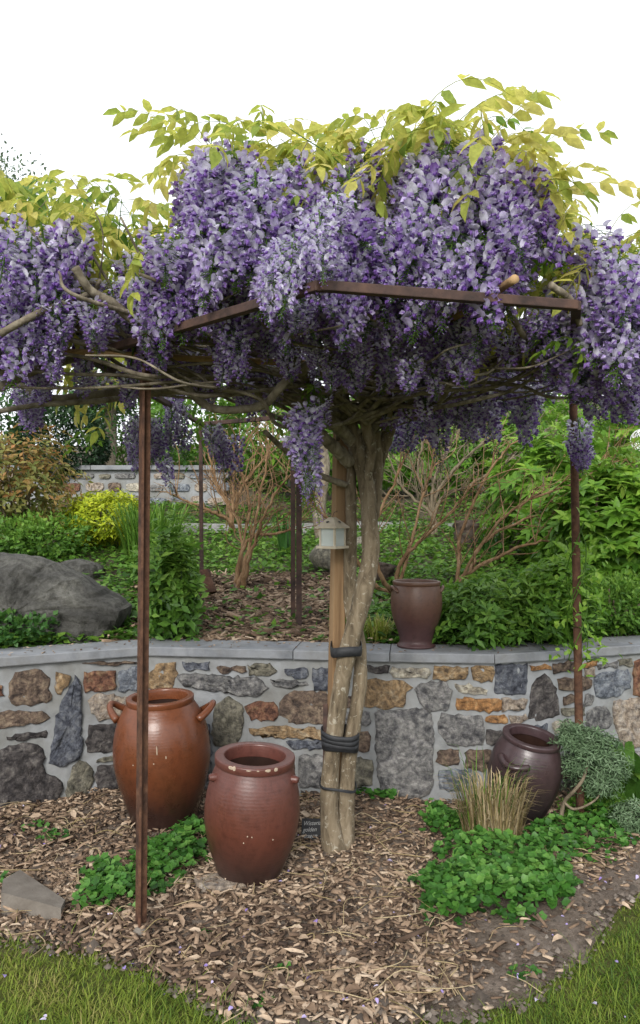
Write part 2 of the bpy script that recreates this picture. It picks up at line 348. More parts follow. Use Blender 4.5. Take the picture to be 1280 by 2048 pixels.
LEAF = {
 'kite': (np.array([(0, 0, 0), (.45, .5, .07), (1, 0, -.06), (.45, -.5, .07)]), np.array([(0, 2, 1), (0, 3, 2)])),
 'oval': (np.array([(0, 0, 0), (.28, .46, .07), (.66, .36, .05), (1, 0, -.1), (.66, -.36, .05), (.28, -.46, .07), (.33, 0, 0), (.68, 0, -.01)]),
          np.array([(0, 6, 1), (1, 6, 7), (1, 7, 2), (2, 7, 3), (0, 5, 6), (5, 7, 6), (5, 4, 7), (4, 3, 7)])),
 'blade': (np.array([(0, .5, 0), (0, -.5, 0), (.5, .4, .06), (.5, -.4, .06), (.82, .22, 0), (.82, -.22, 0), (1, 0, -.10)]),
           np.array([(0, 1, 3), (0, 3, 2), (2, 3, 5), (2, 5, 4), (4, 5, 6)])),
}
th = np.arange(10) / 10 * 2 * math.pi
rim = [(0.5 + 0.5 * math.cos(a) * q, 0.5 * math.sin(a) * q, 0.08 + 0.05 * (i % 2)) for i, (a, q) in enumerate(zip(th, [0.84, 1.10] * 5))]
rim[5] = (0.14, 0.0, 0.0)
LEAF['round'] = (np.array([(0.42, 0, -0.02)] + rim), np.array([(0, 1 + i, 1 + (i + 1) % 10) for i in range(10)]))
LEAF['chip'] = (np.array([(x, y, z) for z in (-.5, .5) for x, y in ((0, -.5), (1, -.35), (.92, .5), (.06, .4))]),
   np.array([(4, 5, 6), (4, 6, 7), (0, 1, 5), (0, 5, 4), (1, 2, 6), (1, 6, 5), (2, 3, 7), (2, 7, 6), (3, 0, 4), (3, 4, 7)]))
def unit(v): return v / (np.linalg.norm(v, axis=-1, keepdims=True) + 1e-9)
def leaves_vf(P, D, N, L, W, shape='kite', H=None):
    T, Fc = LEAF[shape]; P = np.asarray(P, dtype=float); n = len(P); D = unit(D); Sd = unit(np.cross(N, D)); N = np.cross(D, Sd)
    L = np.broadcast_to(L, (n,)).astype(float); W = np.broadcast_to(W, (n,)).astype(float); H = L if H is None else np.broadcast_to(H, (n,))
    V = P[:, None] + T[None, :, 0, None] * (L[:, None, None] * D[:, None]) + T[None, :, 1, None] * (W[:, None, None] * Sd[:, None]) + T[None, :, 2, None] * (H[:, None, None] * N[:, None])
    k = len(T); f = (Fc[None] + (np.arange(n) * k)[:, None, None]).reshape(-1, 3)
    return V.reshape(-1, 3), f, k
def rdir(n, rs=R): return unit(rs.normal(size=(n, 3)))
def fbm(P, seed=0):
    rs = np.random.RandomState(seed); v = 0
    for k in range(5):
        w_ = rs.normal(size=3) * (1.5 + k * 1.3); v = v + np.sin(P @ w_ + rs.uniform(0, 6)) / (1 + 0.6 * k)
    return v / 2.2
def foliage(name, c, r, n, L, W, mat, parent, shape='kite', shell=0.5, up=0.25, rosette=1, lump=0.28, seed=0, tintup=0.5, zmin=None, droop=0.0):
    """leaf clumps through an uneven crown: returns one mesh object"""
    rs = np.random.RandomState(seed + 100); c = np.asarray(c, dtype=float); r = np.asarray(r, dtype=float)
    U = rdir(n, rs); rr = (shell + (1 - shell) * rs.uniform(0, 1, n) ** 0.6) * (1 + lump * fbm(U * 2.2, seed))
    keep = fbm(U * 3.1 * rr[:, None], seed + 5) > (-0.55 if lump > .15 else -9); U, rr = U[keep], rr[keep]; n = len(U)
    P = c + U * rr[:, None] * r
    if zmin is not None: P[:, 2] = np.maximum(P[:, 2], zmin(P[:, 0], P[:, 1]) + 0.02)
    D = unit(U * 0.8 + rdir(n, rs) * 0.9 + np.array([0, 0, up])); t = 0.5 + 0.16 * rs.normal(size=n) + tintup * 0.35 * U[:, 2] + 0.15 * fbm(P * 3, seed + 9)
    if rosette > 1:
        ax = unit(U * 0.7 + rdir(n, rs) * 0.5 + np.array([0, 0, 0.7])); a1 = unit(np.cross(ax, rdir(n, rs))); a2 = np.cross(ax, a1)
        P2, D2, N2, t2 = [], [], [], []
        for q in range(rosette):
            a = 2 * math.pi * q / rosette + rs.uniform(0, 0.5, n); e = rs.uniform(0.05, 0.6, n)
            out = np.cos(a)[:, None] * a1 + np.sin(a)[:, None] * a2
            P2.append(P); D2.append(unit(out + ax * e[:, None] - np.array([0, 0, droop]))); N2.append(ax); t2.append(t + 0.12 * rs.normal(size=n))
        P, D, N, t = np.concatenate(P2), np.concatenate(D2), np.concatenate(N2), np.concatenate(t2)
    else:
        N = unit(rdir(n, rs) * 0.7 + np.array([0, 0, 1.0]) + U * 0.3)
    m = len(P); s = rs.uniform(0.65, 1.2, m); V, f, k = leaves_vf(P, D, N, L * s, W * s, shape)
    return link(name, npmesh(name, V, f, mat, False, np.repeat(np.clip(t, 0, 1), k)), parent)
def stems(c, r, n, r0, mat, parent, base=None, seed=0, name='stem', top=0.75):
    rs = np.random.RandomState(seed + 50); c = np.asarray(c); base = np.asarray(base if base is not None else (c[0], c[1], c[2] - r[2]))
    for i in range(n):
        u = rdir(1, rs)[0]; u[2] = abs(u[2]) * 0.8 + 0.1; e = c + u * np.asarray(r) * top; mid = base + (e - base) * 0.5 + rs.normal(size=3) * 0.06 * np.linalg.norm(e - base)
        tube(name, [base + rs.normal(size=3) * r0 * np.array([1.5, 1.5, 0]), mid, e], r0, r0 * 0.4, mat, parent, 7, 6)
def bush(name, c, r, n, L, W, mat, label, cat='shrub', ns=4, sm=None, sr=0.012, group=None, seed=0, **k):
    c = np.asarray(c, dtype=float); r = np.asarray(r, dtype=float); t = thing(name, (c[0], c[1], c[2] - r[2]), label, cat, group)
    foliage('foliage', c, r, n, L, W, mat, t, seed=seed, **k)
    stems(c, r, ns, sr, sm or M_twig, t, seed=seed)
    return t

# ------------------------------------------------------------------ ground
V = [(-400, -60, 0), (400, -60, 0), (400, 900, 0), (-400, 900, 0)]
g = link('ground', pymesh('ground', V, [(0, 1, 2, 3)], M_turf)); tag(g, kind='structure')
# mulched bed: a sheet from the wall to the lawn's edge
bx = np.linspace(-700, 1750, 120); front = np.array([G(x, np.interp(x, EBX, EBY) + 5 * math.sin(x * 0.05) + 3 * math.sin(x * 0.13)) for x in bx])
rows = 24; V = []; f = []
for p in front:
    # go back from the edge along the view ground direction to the wall
    q = np.array([p[0] * 1.0, wall_y(p[0]) + 0.12, 0]) if p[1] < wall_y(p[0]) else p
    for j in range(rows + 1):
        s = j / rows; v = p + (q - p) * s; z = 0.006 + max(0, gz(v[0], v[1]) + 0.012) * min(1, s * 5); V.append((v[0], v[1], z))
for i in range(len(front) - 1):
    for j in range(rows):
        a = i * (rows + 1) + j; f.append((a, a + rows + 1, a + rows + 2, a + 1))
mb_ = link('mulch_bed', pymesh('mulch_bed', V, f, M_soil, True)); tag(mb_, kind='structure')
# raised garden behind the wall
xs = np.concatenate([np.linspace(-60, -7, 16)[:-1], np.linspace(-7, 7, 90), np.linspace(7, 60, 16)[1:]])
ts = np.concatenate([np.linspace(0, 7.5, 70), np.linspace(8, 60, 24)])
V = []; f = []
for t_ in ts:
    for x in xs:
        y = wall_y(x) + 0.2 + t_; V.append((x, y, float(terrain(x, y))))
nx = len(xs)
for i in range(len(ts) - 1):
    for j in range(nx - 1):
        a = i * nx + j; f.append((a, a + 1, a + nx + 1, a + nx))
rb = link('raised_garden', pymesh('raised_garden', V, f, M_bedsoil, True)); tag(rb, kind='structure')
# pale path
V = []; f = []; n = 60
for i in range(n):
    x = -6.5 + 11 * i / (n - 1); y0 = 8.95 + 0.25 * math.sin(x * 0.7) - 0.12 * max(0, -x - 1.5); y1 = y0 + 1.0
    for j in range(5):
        y = y0 + (y1 - y0) * j / 4; V.append((x, y, float(terrain(x, y)) + 0.012 + 0.01 * (j in (1, 2, 3))))
for i in range(n - 1):
    for j in range(4):
        a = i * 5 + j; f.append((a, a + 5, a + 6, a + 1))
pt = link('path', pymesh('path', V, f, M_path, True)); tag(pt, kind='structure')
def on_path(x, y):
    y0 = 8.95 + 0.25 * np.sin(x * 0.7) - 0.12 * np.maximum(0, -x - 1.5); return (y > y0 - 0.03) & (y < y0 + 1.03) & (x > -6.5) & (x < 4.5)

# ------------------------------------------------------------------ front garden wall
OV = 0.035      # coping overhang
seg = np.diff(WP, axis=0); seglen = np.linalg.norm(seg, axis=1); cum = np.concatenate([[0], np.cumsum(seglen)])
segn = np.stack([seg[:, 1], -seg[:, 0]], 1) / seglen[:, None]      # towards the camera
vn = np.vstack([segn[:1], unit(segn[:-1] + segn[1:]), segn[-1:]])
def wall_pt(u, off):
    """place on the wall's face line; off > 0 is towards the camera"""
    i = int(np.clip(np.searchsorted(cum, u) - 1, 0, len(seg) - 1)); t = (u - cum[i]) / seglen[i]
    n_ = vn[i] * (1 - t) + vn[i + 1] * t; p = WP[i] + seg[i] * t + n_ * (off - OV); return p
def wall_uz(px, py):
    tx = (px - CX) / F; FP = WP - vn * OV
    for i in range(len(seg)):
        A, B = FP[i], FP[i + 1]; e = B - A; den = e[0] - tx * e[1]
        t = (tx * A[1] - A[0]) / den
        if -1e-6 <= t <= 1 + 1e-6:
            d = A[1] + t * e[1]; return cum[i] + t * seglen[i], EYE - (py - CY) / F * d
    raise ValueError(px)
wallc = wall_pt(cum[4], -0.15)
wall = thing('garden_wall', (wallc[0], wallc[1], 0), 'low curved retaining wall of mixed rubble stones in grey mortar with flat coping', 'wall')
us = np.linspace(cum[0] + 0.02, cum[-1] - 0.02, 260); zs = np.linspace(-0.1, COPZ - 0.052, 26)
V = []; f = []
for u in us:
    for z in zs:
        p = wall_pt(u, 0.004 * math.sin(u * 31 + z * 17) + 0.003 * math.sin(u * 57 - z * 43)); V.append((p[0], p[1], z))
nz = len(zs)
for i in range(len(us) - 1):
    for j in range(nz - 1):
        a = i * nz + j; f.append((a, a + nz, a + nz + 1, a + 1))
link('mortar', pymesh('mortar', V, f, M_mortar, True), wall)
joints = [cum[0], cum[1] - 0.95, cum[1] - 0.2, cum[2], wall_uz(588, 1290)[0], wall_uz(780, 1290)[0], wall_uz(985, 1290)[0], wall_uz(1121, 1290)[0], cum[7] + 0.35, cum[-1]]
for k in range(len(joints) - 1):
    a, b = joints[k] + 0.0025, joints[k + 1] - 0.0025; m = 14; V = []; f = []
    dz = R.uniform(-0.0015, 0.0015); e = 0.005
    prof = [(-0.27, COPZ - 0.05), (OV - e * .5, COPZ - 0.05), (OV, COPZ - 0.05 + e), (OV, COPZ - e), (OV - e, COPZ), (-0.27, COPZ)]
    for i in range(m + 1):
        u = a + (b - a) * i / m
        for off, z in prof:
            p = wall_pt(u, off); V.append((p[0], p[1], z + dz))
    q = len(prof)
    for i in range(m):
        for j in range(q):
            jj = (j + 1) % q; f.append((i * q + j, (i + 1) * q + j, (i + 1) * q + jj, i * q + jj))
    f.append(tuple(range(q))); f.append(tuple(m * q + j for j in range(q - 1, -1, -1)))
    link('coping_slab', pymesh('coping_slab', V, f, M_coping), wall)
# each stone traced as an outline on the wall's face (2x zoom coordinates), then cut with its own relief
SL = [('brown',[(50,215),(75,190),(160,185),(190,215),(200,275),(180,308),(70,318),(45,290)]),('ochre',[(220,190),(265,195),(278,215),(240,270),(225,265)]),
('slate',[(300,225),(308,212),(318,240),(325,340),(328,515),(290,540),(240,560),(200,545),(212,480),(225,400),(245,310)]),('rust',[(335,190),(400,185),(455,192),(458,255),(400,262),(350,265)]),
('bluegrey',[(480,190),(545,165),(585,172),(588,250),(480,260)]),('ochre',[(600,190),(640,155),(700,155),(705,200),(690,248),(600,250)]),('slate',[(735,150),(825,150),(832,178),(740,180)]),
('brown',[(870,165),(975,165),(980,185),(880,187)]),('olive',[(995,165),(1080,160),(1105,180),(1080,200),(1000,198)]),('grey',[(715,210),(740,195),(900,205),(1030,215),(1062,250),(1040,275),(980,280),(850,262),(800,255),(740,240)]),
('slate',[(1140,180),(1215,170),(1232,190),(1225,210),(1150,205)]),('grey',[(1080,215),(1180,222),(1230,235),(1160,250),(1100,240)]),('olive',[(860,320),(900,298),(950,310),(970,340),(968,440),(940,470),(860,478),(855,400)]),
('rust',[(985,330),(1020,310),(1090,308),(1108,340),(1105,375),(1010,378)]),('brown',[(1125,300),(1180,270),(1280,268),(1305,280),(1310,390),(1160,385),(1125,350)]),('ochre',[(1005,415),(1080,405),(1280,415),(1300,430),(1300,456),(1150,450),(1010,435)]),
('slate',[(1150,462),(1300,464),(1305,490),(1180,492)]),('tan',[(355,300),(400,278),(510,290),(520,330),(470,375),(400,375),(370,350)]),('dark',[(360,410),(470,398),(475,440),(465,490),(420,510),(350,505)]),
('brown',[(-20,355),(60,342),(160,345),(188,375),(150,390),(-20,415)]),('dark',[(30,447),(90,432),(178,427),(180,440),(120,455),(50,457)]),
('dark',[(-60,520),(0,508),(60,485),(150,478),(175,520),(170,570),(180,595),(245,625),(240,670),(200,720),(150,735),(60,740),(-60,740)]),('olive',[(265,660),(290,570),(320,550),(360,570),(370,620),(355,660),(270,685)]),
('dark',[(390,570),(470,555),(478,650),(390,658)]),('olive',[(385,545),(400,530),(470,528),(465,540),(400,550)]),('rust',[(-30,240),(5,243),(12,260),(5,275),(-30,275)]),('grey',[(1200,525),(1280,520),(1310,540),(1310,640),(1200,640)]),
('brown',[(330,152),(400,148),(545,143),(545,152),(440,162)]),('slate',[(1255,180),(1390,172),(1392,262),(1260,258)]),('brown',[(1210,665),(1275,670),(1300,690),(1215,690)]),
('grey',[(540,290),(690,300),(690,380),(540,370)]),('brown',[(540,400),(640,395),(645,500),(540,490)]),('slate',[(670,410),(830,400),(835,520),(670,510)]),('ochre',[(510,520),(650,520),(650,620),(510,610)]),('grey',[(680,545),(840,540),(840,650),(690,650)]),
('olive',[(880,510),(1000,505),(1000,600),(880,600)]),('brown',[(1030,510),(1170,520),(1170,620),(1030,610)]),('grey',[(870,625),(1000,620),(1000,690),(870,690)]),('rust',[(1020,635),(1180,640),(1180,690),(1020,690)])]
SR = [('dark',[(190,160),(275,165),(275,188),(195,188)]),('cream',[(295,172),(430,175),(437,195),(425,208),(300,208)]),('ochre',[(465,170),(585,172),(580,215),(520,218),(458,212)]),('ochre',[(612,170),(685,168),(690,205),(680,228),(615,215)]),
('slate',[(707,165),(822,162),(825,225),(815,278),(700,270),(698,235)]),('orange',[(848,162),(915,158),(918,178),(850,180)]),('brown',[(935,155),(1020,148),(1020,180),(940,190)]),('orange',[(1055,150),(1100,145),(1100,165),(1058,168)]),
('tan',[(1055,178),(1095,175),(1096,200),(1056,202)]),('grey',[(1110,155),(1185,145),(1187,168),(1115,175)]),('olive',[(1198,140),(1240,135),(1243,158),(1200,162)]),('rust',[(1255,150),(1300,130),(1300,275),(1258,275)]),
('ochre',[(190,220),(330,225),(360,250),(340,270),(335,325),(260,330),(185,320)]),('grey',[(385,250),(430,232),(505,230),(520,270),(518,330),(440,342),(400,310)]),('cream',[(548,235),(620,242),(668,258),(660,278),(560,270)]),
('orange',[(555,292),(720,295),(718,340),(552,338)]),('tan',[(730,295),(820,298),(818,335),(732,338)]),('orange',[(670,368),(735,363),(748,378),(740,390),(672,388)]),('tan',[(762,365),(822,358),(825,378),(790,400),(765,395)]),
('dark',[(880,205),(920,210),(942,260),(955,355),(900,370),(838,372),(842,290),(855,235)]),('brown',[(955,215),(1050,208),(1083,220),(1080,255),(1010,262),(960,255)]),('brown',[(970,285),(1015,283),(1018,310),(975,315)]),('grey',[(1060,280),(1092,283),(1085,312),(1058,318)]),
('olive',[(968,335),(1050,333),(1050,360),(970,362)]),('bluegrey',[(1098,205),(1160,190),(1230,180),(1238,245),(1200,275),(1120,290),(1100,265)]),('tan',[(1178,310),(1300,295),(1310,480),(1215,488),(1175,380)]),('grey',[(1070,350),(1110,325),(1150,335),(1165,370),(1150,410),(1100,430),(1068,405)]),
('grey',[(230,355),(330,346),(430,348),(443,380),(450,480),(443,650),(400,680),(310,690),(245,660),(232,520)]),('grey',[(490,362),(640,365),(650,400),(645,475),(580,480),(510,475),(480,430),(475,395)]),('brown',[(470,510),(500,500),(550,505),(548,555),(510,558),(470,545)]),
('brown',[(585,515),(620,500),(680,505),(690,540),(650,580),(590,580)]),('bluegrey',[(478,585),(590,580),(630,600),(600,660),(500,660),(475,640)]),('dark',[(670,425),(720,420),(725,470),(690,478),(668,470)]),('brown',[(80,430),(190,430),(195,500),(80,505)]),
('olive',[(60,545),(205,540),(205,640),(60,650)]),('grey',[(60,345),(195,352),(195,400),(60,405)]),('slate',[(840,400),(900,398),(902,420),(855,420)]),('cream',[(930,390),(990,385),(1010,420),(940,430)]),('brown',[(1120,455),(1170,450),(1175,480),(1125,480)]),
('olive',[(960,630),(1040,620),(1045,668),(965,672)]),('brown',[(965,585),(1090,583),(1090,610),(965,612)]),('tan',[(760,440),(900,445),(900,540),(760,540)]),('grey',[(760,570),(930,570),(930,660),(760,650)]),('ochre',[(1060,470),(1110,465),(1110,560),(1050,560)]),
('grey',[(1140,510),(1290,510),(1290,620),(1140,610)]),('brown',[(-22,285),(130,290),(130,332),(-20,325)]),('bluegrey',[(1340,140),(1480,125),(1490,260),(1345,270)]),('brown',[(1350,300),(1500,290),(1500,420),(1350,430)]),('olive',[(1340,470),(1560,460),(1560,600),(1340,600)])]
SX = [('grey',[(-260,230),(-90,215),(-80,330),(-260,340)]),('rust',[(-420,240),(-300,235),(-300,320),(-420,330)]),('slate',[(-330,370),(-90,360),(-90,460),(-320,470)]),('ochre',[(-560,250),(-450,245),(-450,360),(-560,370)]),('olive',[(-520,400),(-360,395),(-360,520),(-520,530)]),('dark',[(-330,500),(-110,500),(-120,680),(-330,690)])]
def stone_mesh(poly, seed, key, big):
    rs = np.random.RandomState(seed); poly = np.array(poly); cen = poly.mean(0); size = np.linalg.norm(poly.max(0) - poly.min(0))
    e = []; n = len(poly)
    for i in range(n):
        a, b = poly[i], poly[(i + 1) % n]; m = max(2, int(np.linalg.norm(b - a) / 0.022))
        for j in range(m):
            p = a + (b - a) * j / m
            p = p + rs.normal(size=2) * 0.0045; e.append(cen + (p - cen) * (1 - 0.02 * (j == 0)))
    e = np.array(e); k = len(e); prot = rs.uniform(0.009, 0.018) + (0.008 if big else 0)
    rings = [(1.02, -0.02, 0), (1.0, 0.003, 0.0015), (0.97, prot * 0.8, 0.003), (0.84, prot, 0.004), (0.66, prot, 0.004), (0.48, prot, 0.004), (0.30, prot, 0.004), (0.13, prot, 0.004)]
    V = []; 
    for s, off, jit in rings:
        for p in e:
            q = cen + (p - cen) * (1.05 + .014 / max(.05, size)) * s; o_ = off + jit * 1.6 * float(fbm(np.array([q[0] * 30, q[1] * 45, seed * 3.1]), seed % 7) + 0.6 * fbm(np.array([q[0] * 90, q[1] * 110, seed * 1.1]), 3))
            w_ = wall_pt(q[0], o_); V.append((w_[0], w_[1], q[1]))
    w_ = wall_pt(cen[0], prot); V.append((w_[0], w_[1], cen[1])); f = []
    for r_ in range(len(rings) - 1):
        for j in range(k):
            jj = (j + 1) % k; a, b, c, d = r_ * k + j, r_ * k + jj, (r_ + 1) * k + jj, (r_ + 1) * k + j; f.append((a, b, c, d))
    for j in range(k): f.append(((len(rings) - 1) * k + j, (len(rings) - 1) * k + (j + 1) % k, len(V) - 1))
    me = pymesh('stone', V, f, M_stone[key], True)
    me.polygons.foreach_set('use_smooth', np.arange(len(f)) >= 2 * k); return me
for si, (key, pl) in enumerate(SL + SX + SR):
    ox = 0 if si < len(SL) + len(SX) else 640
    poly = [wall_uz(ox + x / 2, 1250 + y / 2) for x, y in pl]
    st = link('stone', stone_mesh(poly, si, key, len(pl) > 8), wall)

# ------------------------------------------------------------------ stone wall at the back of the garden
BY = 10.55
back = thing('garden_wall', (-3.6, BY, 1.6), 'far low stone wall with thin coping below the dark clipped bush', 'wall')
bz0, bz1 = 1.45, 2.16
V, f = box_vf((-3.95, BY + 0.14, (bz0 + bz1) / 2), (5.3, 0.25, bz1 - bz0)); link('mortar', pymesh('mortar', V, f, M_mortar), back)
for k in range(6):
    V, f = box_vf((-6.15 + k * 0.884, BY + 0.12, bz1 + 0.032), (0.876, 0.36, 0.06), 0, 0.006); link('coping_slab', pymesh('coping_slab', V, f, M_coping), back)
z = bz0 + 0.02; keys = ['grey', 'tan', 'bluegrey', 'cream', 'olive', 'brown', 'rust', 'grey', 'tan']
while z < bz1 - 0.1:
    h = R.uniform(0.11, 0.19); x = -6.5; h = min(h, bz1 - z - 0.02)
    while x < -1.35:
        wd = R.uniform(0.14, 0.34); hh = h * R.uniform(0.72, 1.0)
        if x > -5.0:
            n_ = 9; a = np.arange(n_) / n_ * 2 * math.pi; sx = np.sign(np.cos(a)) * np.abs(np.cos(a)) ** 0.55 * wd / 2 * R.uniform(0.88, 1.02, n_); sz = np.sign(np.sin(a)) * np.abs(np.sin(a)) ** 0.55 * hh / 2 * R.uniform(0.85, 1.02, n_)
            V = [(x + wd / 2 + p, BY + 0.03, z + hh / 2 + q) for p, q in zip(sx, sz)] + [(x + wd / 2 + p * .9, BY - 0.012, z + hh / 2 + q * .88) for p, q in zip(sx, sz)] + [(x + wd / 2, BY - 0.02, z + hh / 2)]
            f = [(i, (i + 1) % n_, n_ + (i + 1) % n_, n_ + i) for i in range(n_)] + [(n_ + i, n_ + (i + 1) % n_, 2 * n_) for i in range(n_)]
            link('stone', pymesh('stone', V, f, M_stone[keys[R.randint(len(keys))]]), back)
        x += wd + 0.03
    z += h + 0.03

# ------------------------------------------------------------------ iron pergola
ZT = 2.22
def fr(px, py, z=ZT):
    d = (z - EYE) * F / (CY - py); return np.array([(px - CX) / F * d, d, z])
perg = thing('pergola', (0.1, 3.7, 0), 'rusty iron pergola frame of thin posts and flat beams carrying the wisteria', 'pergola')
pl0 = G(281, 1868); pl1 = at(291, 682, pl0[1])
fpost = bar('post', pl0 - np.array([0, 0, 0.2]), pl1, 0.035, 0.035, M_rust, perg, 0.003, rad(32))
bar('post_flange', pl0 + np.array([0.003, -0.023, -0.2]), pl1 + np.array([0.003, -0.023, -0.02]), 0.010, 0.036, M_rust, fpost, 0.002, rad(90))
pr1 = at(1146, 776, 3.98); pr0 = at(1162, 1650, 4.02)
tube('post', [pr0 - np.array([0, 0, 0.15]), pr0 * .5 + pr1 * .5, pr1], 0.0215, 0.0205, M_rust, perg, 8, 12, 0.0)
b1 = onbed(598, 1256); b1b = onbed(586, 1238); b2 = onbed(404, 1215)
top = lambda p, dx=0: np.array([p[0] + dx, p[1], ZT])
bar('post', b1 - np.array([0, 0, 0.1]), top(b1, 0.0), 0.036, 0.02, M_darkiron, perg, 0.002); bar('post', b1b - np.array([0, 0, 0.1]), top(b1b, -0.0), 0.03, 0.02, M_darkiron, perg, 0.002)
bar('post', b2 - np.array([0, 0, 0.1]), top(b2, -0.01), 0.036, 0.024, M_darkiron, perg, 0.002)
cL = fr(172, 712); cF = fr(640, 572); cR = fr(1152, 611); cR2 = np.array([pr1[0], pr1[1], pr1[2] + 0.005])
for A, B in ((cL, cF), (cF, cR), (cR, cR2), (cR2, top(b1)), (top(b1), top(b2)), (top(b2), cL)):
    bar('beam', A, B, 0.030, 0.028, M_darkiron, perg, 0.003)
# concrete footing of the front post
ft = pl0 + np.array([0.02, -0.02, 0])
n_ = 12; V = [(ft[0] + 0.055 * s * math.cos(a) * R.uniform(.8, 1.1), ft[1] + 0.05 * s * math.sin(a) * R.uniform(.8, 1.1), z) for z, s in ((-0.05, 1.2), (0.02, 1.0), (0.045, 0.6)) for a in np.arange(n_) / n_ * 2 * math.pi]
f = [(r_ * n_ + i, r_ * n_ + (i + 1) % n_, (r_ + 1) * n_ + (i + 1) % n_, (r_ + 1) * n_ + i) for r_ in range(2) for i in range(n_)] + [tuple(range(2 * n_, 3 * n_))]
link('footing', pymesh('footing', V, f, M_concrete, True), fpost)
# bamboo canes laid over the frame
def cane(pts, r, label):
    P = catmull(pts, 34); rr = np.full(34, r); rr[::6] *= 1.12
    V, f = tube_vf(P, rr, 9); o = link('bamboo_pole', npmesh('bamboo_pole', V, f, M_bamboo, True)); tag(o, label, 'bamboo pole', 'bamboo canes on the pergola')
ZB = 2.27
cane([fr(-120, 692, 2.19), fr(160, 705, 2.19), fr(420, 719, 2.19), fr(690, 730, 2.19)], 0.0125, 'long tan bamboo cane lying across the pergola past the rusty front post')
cane([fr(1030, 558, ZB), fr(930, 622, ZB), fr(800, 700, ZB)], 0.0125, 'bamboo cane slanting up over the straight rusty beam')
cane([fr(960, 748, ZB), fr(1100, 752, ZB), fr(1230, 748, ZB)], 0.0115, 'bamboo cane end by the top of the round iron post')

# ------------------------------------------------------------------ timber stake, straps, lantern
stk = thing('timber_stake', (0.09, 3.79, 0), 'square sawn timber stake standing behind the twisted wisteria stems', 'stake')
bar('shaft', at(664, 1700, 3.79) - np.array([0, 0, 0.1]), at(683, 822, 3.80), 0.062, 0.062, M_timber, stk, 0.005, rad(8))
ir = bar('iron_stake', at(650, 1690, 3.72) - np.array([0, 0, .05]), at(651, 1408, 3.74), 0.022, 0.012, M_darkiron, None, 0.002); tag(ir, 'short dark iron bar strapped beside the wisteria trunk', 'stake')

# ------------------------------------------------------------------ wisteria
wis = thing('wisteria', (TRX, TRY, 0), 'old wisteria with twisted trunk, golden leaves and hanging lilac flower clusters', 'wisteria')
def T3(lst): return [at(*q) for q in lst]
def stem(pts, r, name='stem', mat=M_trunk, n=None, sides=14, rough=0.10, wob=0.0):
    P = catmull(T3([p[:3] for p in pts]), n or 60); rr = np.interp(np.linspace(0, 1, len(P)), np.linspace(0, 1, len(r)), r)
    rr = rr * (1 + 0.05 * np.sin(np.arange(len(P)) * 0.9 + r[0] * 100))
    V, f = tube_vf(P, rr, sides, True, rough * 0.5); return link(name, npmesh(name, V, f, mat, True), wis)
stem([(672, 1712, 3.66), (660, 1640, 3.67), (660, 1560, 3.66), (669, 1470, 3.65), (684, 1360, 3.64), (702, 1280, 3.62), (726, 1190, 3.62), (741, 1110, 3.66), (738, 1040, 3.68), (735, 980, 3.70), (722, 925, 3.70), (706, 870, 3.70), (686, 800, 3.66)],
     [0.060, 0.046, 0.040, 0.039, 0.041, 0.042, 0.044, 0.043, 0.039, 0.038, 0.039, 0.040, 0.030])
stem([(684, 1712, 3.69), (692, 1630, 3.70), (694, 1560, 3.69), (706, 1460, 3.70), (720, 1370, 3.72), (718, 1300, 3.75), (704, 1220, 3.78), (700, 1150, 3.77), (702, 1050, 3.74), (702, 970, 3.74), (706, 900, 3.76)],
     [0.055, 0.042, 0.038, 0.035, 0.033, 0.034, 0.036, 0.033, 0.028, 0.025, 0.024])
stem([(745, 1060, 3.74), (752, 1000, 3.78), (754, 930, 3.78), (748, 870, 3.76), (728, 790, 3.7), (700, 745, 3.5)], [0.018, 0.026, 0.030, 0.030, 0.026, 0.018])
stem([(752, 950, 3.80), (764, 900, 3.80), (779, 850, 3.8), (792, 790, 3.82), (800, 730, 3.9)], [0.026, 0.034, 0.034, 0.030, 0.022])
stem([(735, 960, 3.68), (742, 900, 3.66), (730, 840, 3.64), (735, 780, 3.6), (760, 720, 3.4)], [0.020, 0.026, 0.026, 0.024, 0.016])
stem([(712, 930, 3.72), (730, 880, 3.70), (756, 840, 3.68), (765, 790, 3.64), (750, 740, 3.5)], [0.02, 0.022, 0.022, 0.02, 0.016], 'branch', M_branch)
stem([(700, 925, 3.70), (668, 894, 3.62), (643, 872, 3.55), (622, 848, 3.45)], [0.034, 0.030, 0.026, 0.02], 'branch', M_branch)
stem([(722, 900, 3.74), (690, 868, 3.66), (672, 852, 3.6), (653, 826, 3.5), (630, 793, 3.4), (610, 755, 3.25), (593, 715, 3.1), (580, 670, 2.95)], [0.036, 0.03, 0.027, 0.024, 0.02, 0.016], 'branch', M_branch)
def br(pts, r0, r1=None, n=None, mat=None, sides=8): return stem(pts, [r0, r1 or r0 * 0.6], 'branch', mat or M_branch, n or 10 * len(pts), sides, 0.10)
br([(822, 605, 2.5), (806, 652, 2.65), (770, 690, 2.85), (700, 704, 3.0), (640, 718, 3.0), (592, 744, 3.0), (556, 780, 3.0), (530, 808, 3.05), (480, 819, 3.1), (430, 818, 3.1), (400, 802, 3.1), (380, 780, 3.1), (362, 762, 3.1), (335, 742, 3.1), (315, 740, 3.15)], 0.017, 0.016)
br([(0, 775, 2.9), (60, 745, 3.0), (130, 722, 3.1), (205, 704, 3.15), (260, 690, 3.2)], 0.018, 0.014)
br([(35, 765, 3.2), (80, 793, 3.2), (150, 795, 3.25), (225, 785, 3.3), (265, 787, 3.35), (400, 780, 3.4), (560, 790, 3.5), (690, 830, 3.65)], 0.013, 0.024)
br([(-40, 830, 3.0), (60, 812, 3.1), (130, 806, 3.15), (200, 802, 3.2), (250, 795, 3.3)], 0.010, 0.012)
